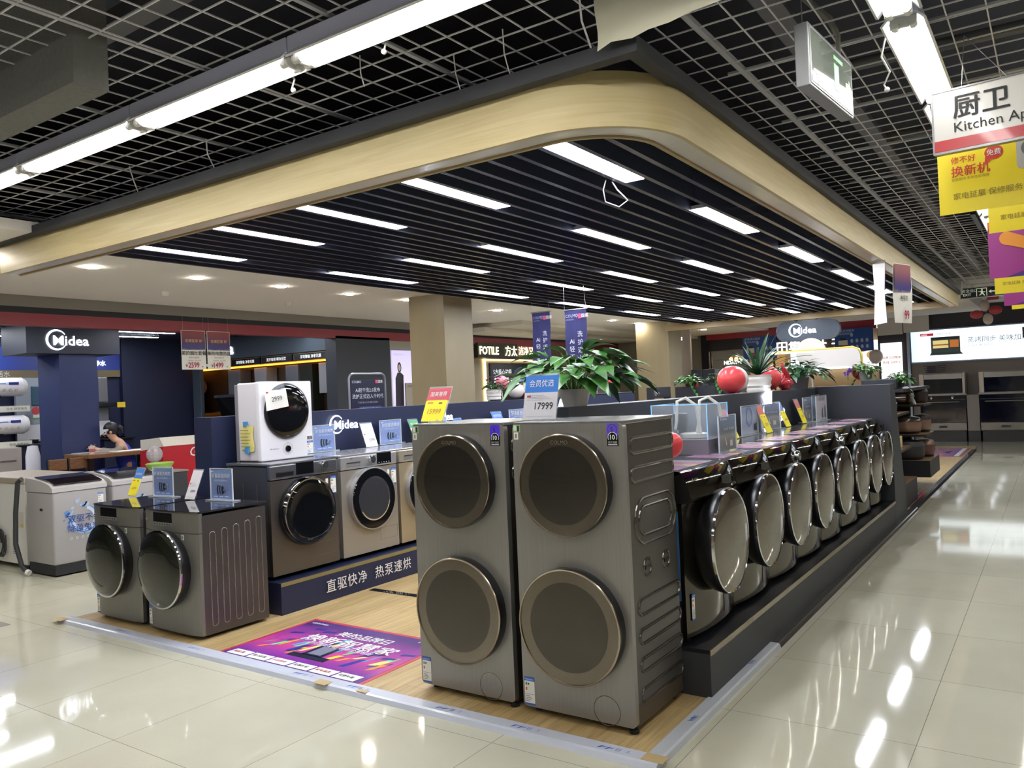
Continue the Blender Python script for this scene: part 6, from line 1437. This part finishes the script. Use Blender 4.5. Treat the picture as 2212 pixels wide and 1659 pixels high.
def aisle(label, x, y, z0, z1, w, kind):
    t = thing('hanging_poster', label, 'poster', (x, y, z0), -3); h = z1 - z0; f = -.004
    if kind == 'y':
        MB().box(0, w, -.002, 0, 0, h, M('e8d21c', .4)).build('sheet', t); b = MB(); OR = M('c93a28', .5); BN = M('8a7a1c', .5)
        b.txt('让生活更美', .055, .05, f, h * .93, M('f4ecc0', .5), bold=.02, sx=1.2).txt('修不好', .037, .06, f, h * .70, OR, bold=.02).txt('换新机', .057, .06, f, h * .52, OR, bold=.04).txt('延保期内 家电性能故障', .016, .06, f, h * .455, BN, res=1).txt('家电延展 保修服务 |', .036, .065, f, h * .2, BN, bold=.008)
        b.add([(.247 + .04 * math.cos(i * PI / 12), f, h * .76 + .034 * math.sin(i * PI / 12)) for i in range(24)], [tuple(range(24))], OR).add([(.21, f, h * .72), (.235, f, h * .66), (.205, f, h * .60)], [(0, 1, 2)], OR).txt('免费', .032, .247, f - .002, h * .73, WHT, 'c', .02)
        b.prism(rrect(.12, .16, .02, 3, .40, h * .7), 'y', f - .002, f, M('b8b6b4', .4)).lathe([(.0001, f - .003), (.04, f - .003), (.04, f)], (.40, 0, h * .74), M('6a6e78', .3), 'y', 20); b.build('print', t)
    else:
        MB().box(0, w, -.002, 0, 0, h, M('9a2f86', .4)).build('sheet', t); b = MB(); n = 16
        b.box(0, w, f, -.002, h * .86, h, M('c23a30', .4))
        b.add([(.1 * w, f - .001, 0)] + [(w * (.1 + .9 * i / n), f - .001, h * .42 * math.sin(PI * .55 * i / n)) for i in range(1, n + 1)] + [(w, f - .001, 0)], [tuple(range(n + 2))], M('4a2480', .4))
        b.add([(.12 + .05 * math.cos(PI * .5 + PI * i / 8), f - .002, h * .68 + .05 * math.sin(PI * .5 + PI * i / 8)) for i in range(9)] + [(.34, f - .002, h * .36), (.38, f - .002, h * .5)], [tuple(range(11))], M('e0902a', .4)); b.build('print', t)
    MB().tube([(.05, 0, h), (.05, 0, 3.1 - z0)], .0012, SILV, 4).tube([(w - .05, 0, h), (w - .05, 0, 3.1 - z0)], .0012, SILV, 4).build('strings', t)
aisle('yellow hanging poster directly below the white department sign', 1.137, 1.4, 2.361, 2.72, .9, 'y')
aisle('yellow hanging poster second along the aisle, above the large purple one', 1.28, 2.6, 2.418, 2.80, .9, 'y')
aisle('large purple hanging poster with an orange shape over the aisle', 1.215, 3.6, 2.235, 2.65, 1.0, 'p')
aisle('yellow hanging poster third along the aisle, right of the dark exit sign', 1.138, 5.6, 2.285, 2.68, .9, 'y')
aisle('small purple hanging poster behind the third yellow one', 1.143, 7.0, 2.266, 2.66, .9, 'p')
aisle('farthest yellow hanging poster over the aisle', 1.155, 8.5, 2.32, 2.7, .9, 'y')
# sheet of plastic at the top, price strips under the right fascia, loose wires
t = thing('hanging_sheet', 'cream plastic sheet drooping from the grid over the canopy corner', 'sheet', (0, -.36, 0))
b = MB(); vs = []; fs = []; pr = [(.142, 2.899), (.2, 2.925), (.29, 2.915), (.363, 2.926), (.45, 2.922), (.548, 2.934), (.654, 2.94), (.72, 2.955), (.787, 2.985), (.84, 3.0)]
for i, (x, z) in enumerate(pr):
    for j in range(6): u = j / 5; vs.append((x, .012 * math.sin(i * .9 + j), z + (3.10 - z) * u))
for i in range(len(pr) - 1):
    for j in range(5): k = i * 6 + j; fs.append((k, k + 6, k + 7, k + 1))
b.add(vs, fs, M('d4d0bc', .5)); b.build('plastic', t, True)
def price_strip(label, y, z, w, rot):
    t = thing('price_poster', label, 'price poster', (.275, y, z), rot); h = .6
    MB().add([(0, 0, 0), (w, .02, 0), (w, .0, h * .5), (w, .01, h), (0, -.01, h), (0, .01, h * .5)], [(0, 1, 2, 5), (5, 2, 3, 4)], PAPER).build('sheet', t); MB().add([(.01, -.006, h * .52), (w - .01, .002, h * .52), (w - .01, .004, h - .01), (.01, -.014, h - .01)], [(0, 1, 2, 3)], POSTP).build('picture', t)
    MB().txt('电视机', .06, w / 2, -.012, h * .38, INK, 'c', .02, sx=.8).txt('99', .13, w * .6, -.012, h * .06, M('b02a5a', .5), 'c', .02, sx=.7).build('lettering', t)
price_strip('twisted price poster hanging at the right fascia, nearer one seen nearly edge on', 5.1, 2.07, .30, 118)
price_strip('price poster showing 99 hanging at the right fascia beside a twisted one', 5.55, 2.09, .36, 70)
for k, (pts, lb) in enumerate((([(-1.129, -.828, 3.09), (-1.16, -.80, 3.04), (-1.14, -.79, 2.99), (-1.17, -.78, 2.96), (-1.15, -.79, 2.945)], 'white loose wire with a clip below the left fluorescent row, left of the middle'), ([(-.921, -.60, 3.1), (-.94, -.58, 3.03), (-.93, -.57, 2.97)], 'thin wire with a small hook left of the canopy middle'), ([(-.598, -.80, 3.09), (-.62, -.79, 3.04), (-.60, -.78, 3.0), (-.61, -.78, 2.97)], 'white loose wire hanging near the middle of the front fluorescent row'), ([(-.60, -.33, 3.1), (-.6, -.32, 3.02), (-.6, -.29, 2.95)], 'thin suspension wire above the front canopy edge at the middle'), ([(-2.4, -.36, 3.1), (-2.42, -.34, 3.02), (-2.44, -.28, 2.95)], 'white suspension wire above the left part of the canopy edge'), ([(-3.2, -.36, 3.1), (-3.21, -.33, 3.02), (-3.24, -.28, 2.95)], 'white suspension wire at the far left of the canopy edge'), ([(.12, -.45, 3.1), (.1, -.40, 3.02), (.08, -.29, 2.95)], 'twisted suspension wire left of the cream plastic sheet'), ([(-.28, -.40, 3.1), (-.31, -.35, 3.02), (-.33, -.28, 2.95)], 'pair of thin suspension wires left of the canopy corner'), ([(1.06, .50, 3.0), (1.03, .55, 2.93), (1.05, .62, 2.88), (1.02, .65, 2.84), (1.03, .66, 2.82)], 'white loose cord with a knot beside the aisle fluorescent row'), ([(-.54, 1.0, 2.78), (-.57, 1.02, 2.73), (-.6, 1.1, 2.68), (-.56, 1.2, 2.66), (-.50, 1.2, 2.69), (-.52, 1.1, 2.74), (-.53, 1.06, 2.78)], 'loop of pale wire hanging from the black slats'))):
    b = MB().tube(pts, .0028 if 'thin' in lb or 'pair' in lb else .0042, M('d0d0d2', .5), 6)
    if 'clip' in lb or 'knot' in lb or 'loose wire hanging' in lb: b.ball(pts[-1], .012, M('d0d0d2', .5), 8, 6)
    tag(b.build('wire', smooth=True), lb, 'wire')
tag(MB().tube([(.08, 0, 2.62), (.08, 0, 2.78)], .003, M('d0d0d2', .5), 6).build('wire', loc=(-1.25, .45, 0)), 'tiny white plug hanging below the slats near the second panel light', 'wire') if 0 else None
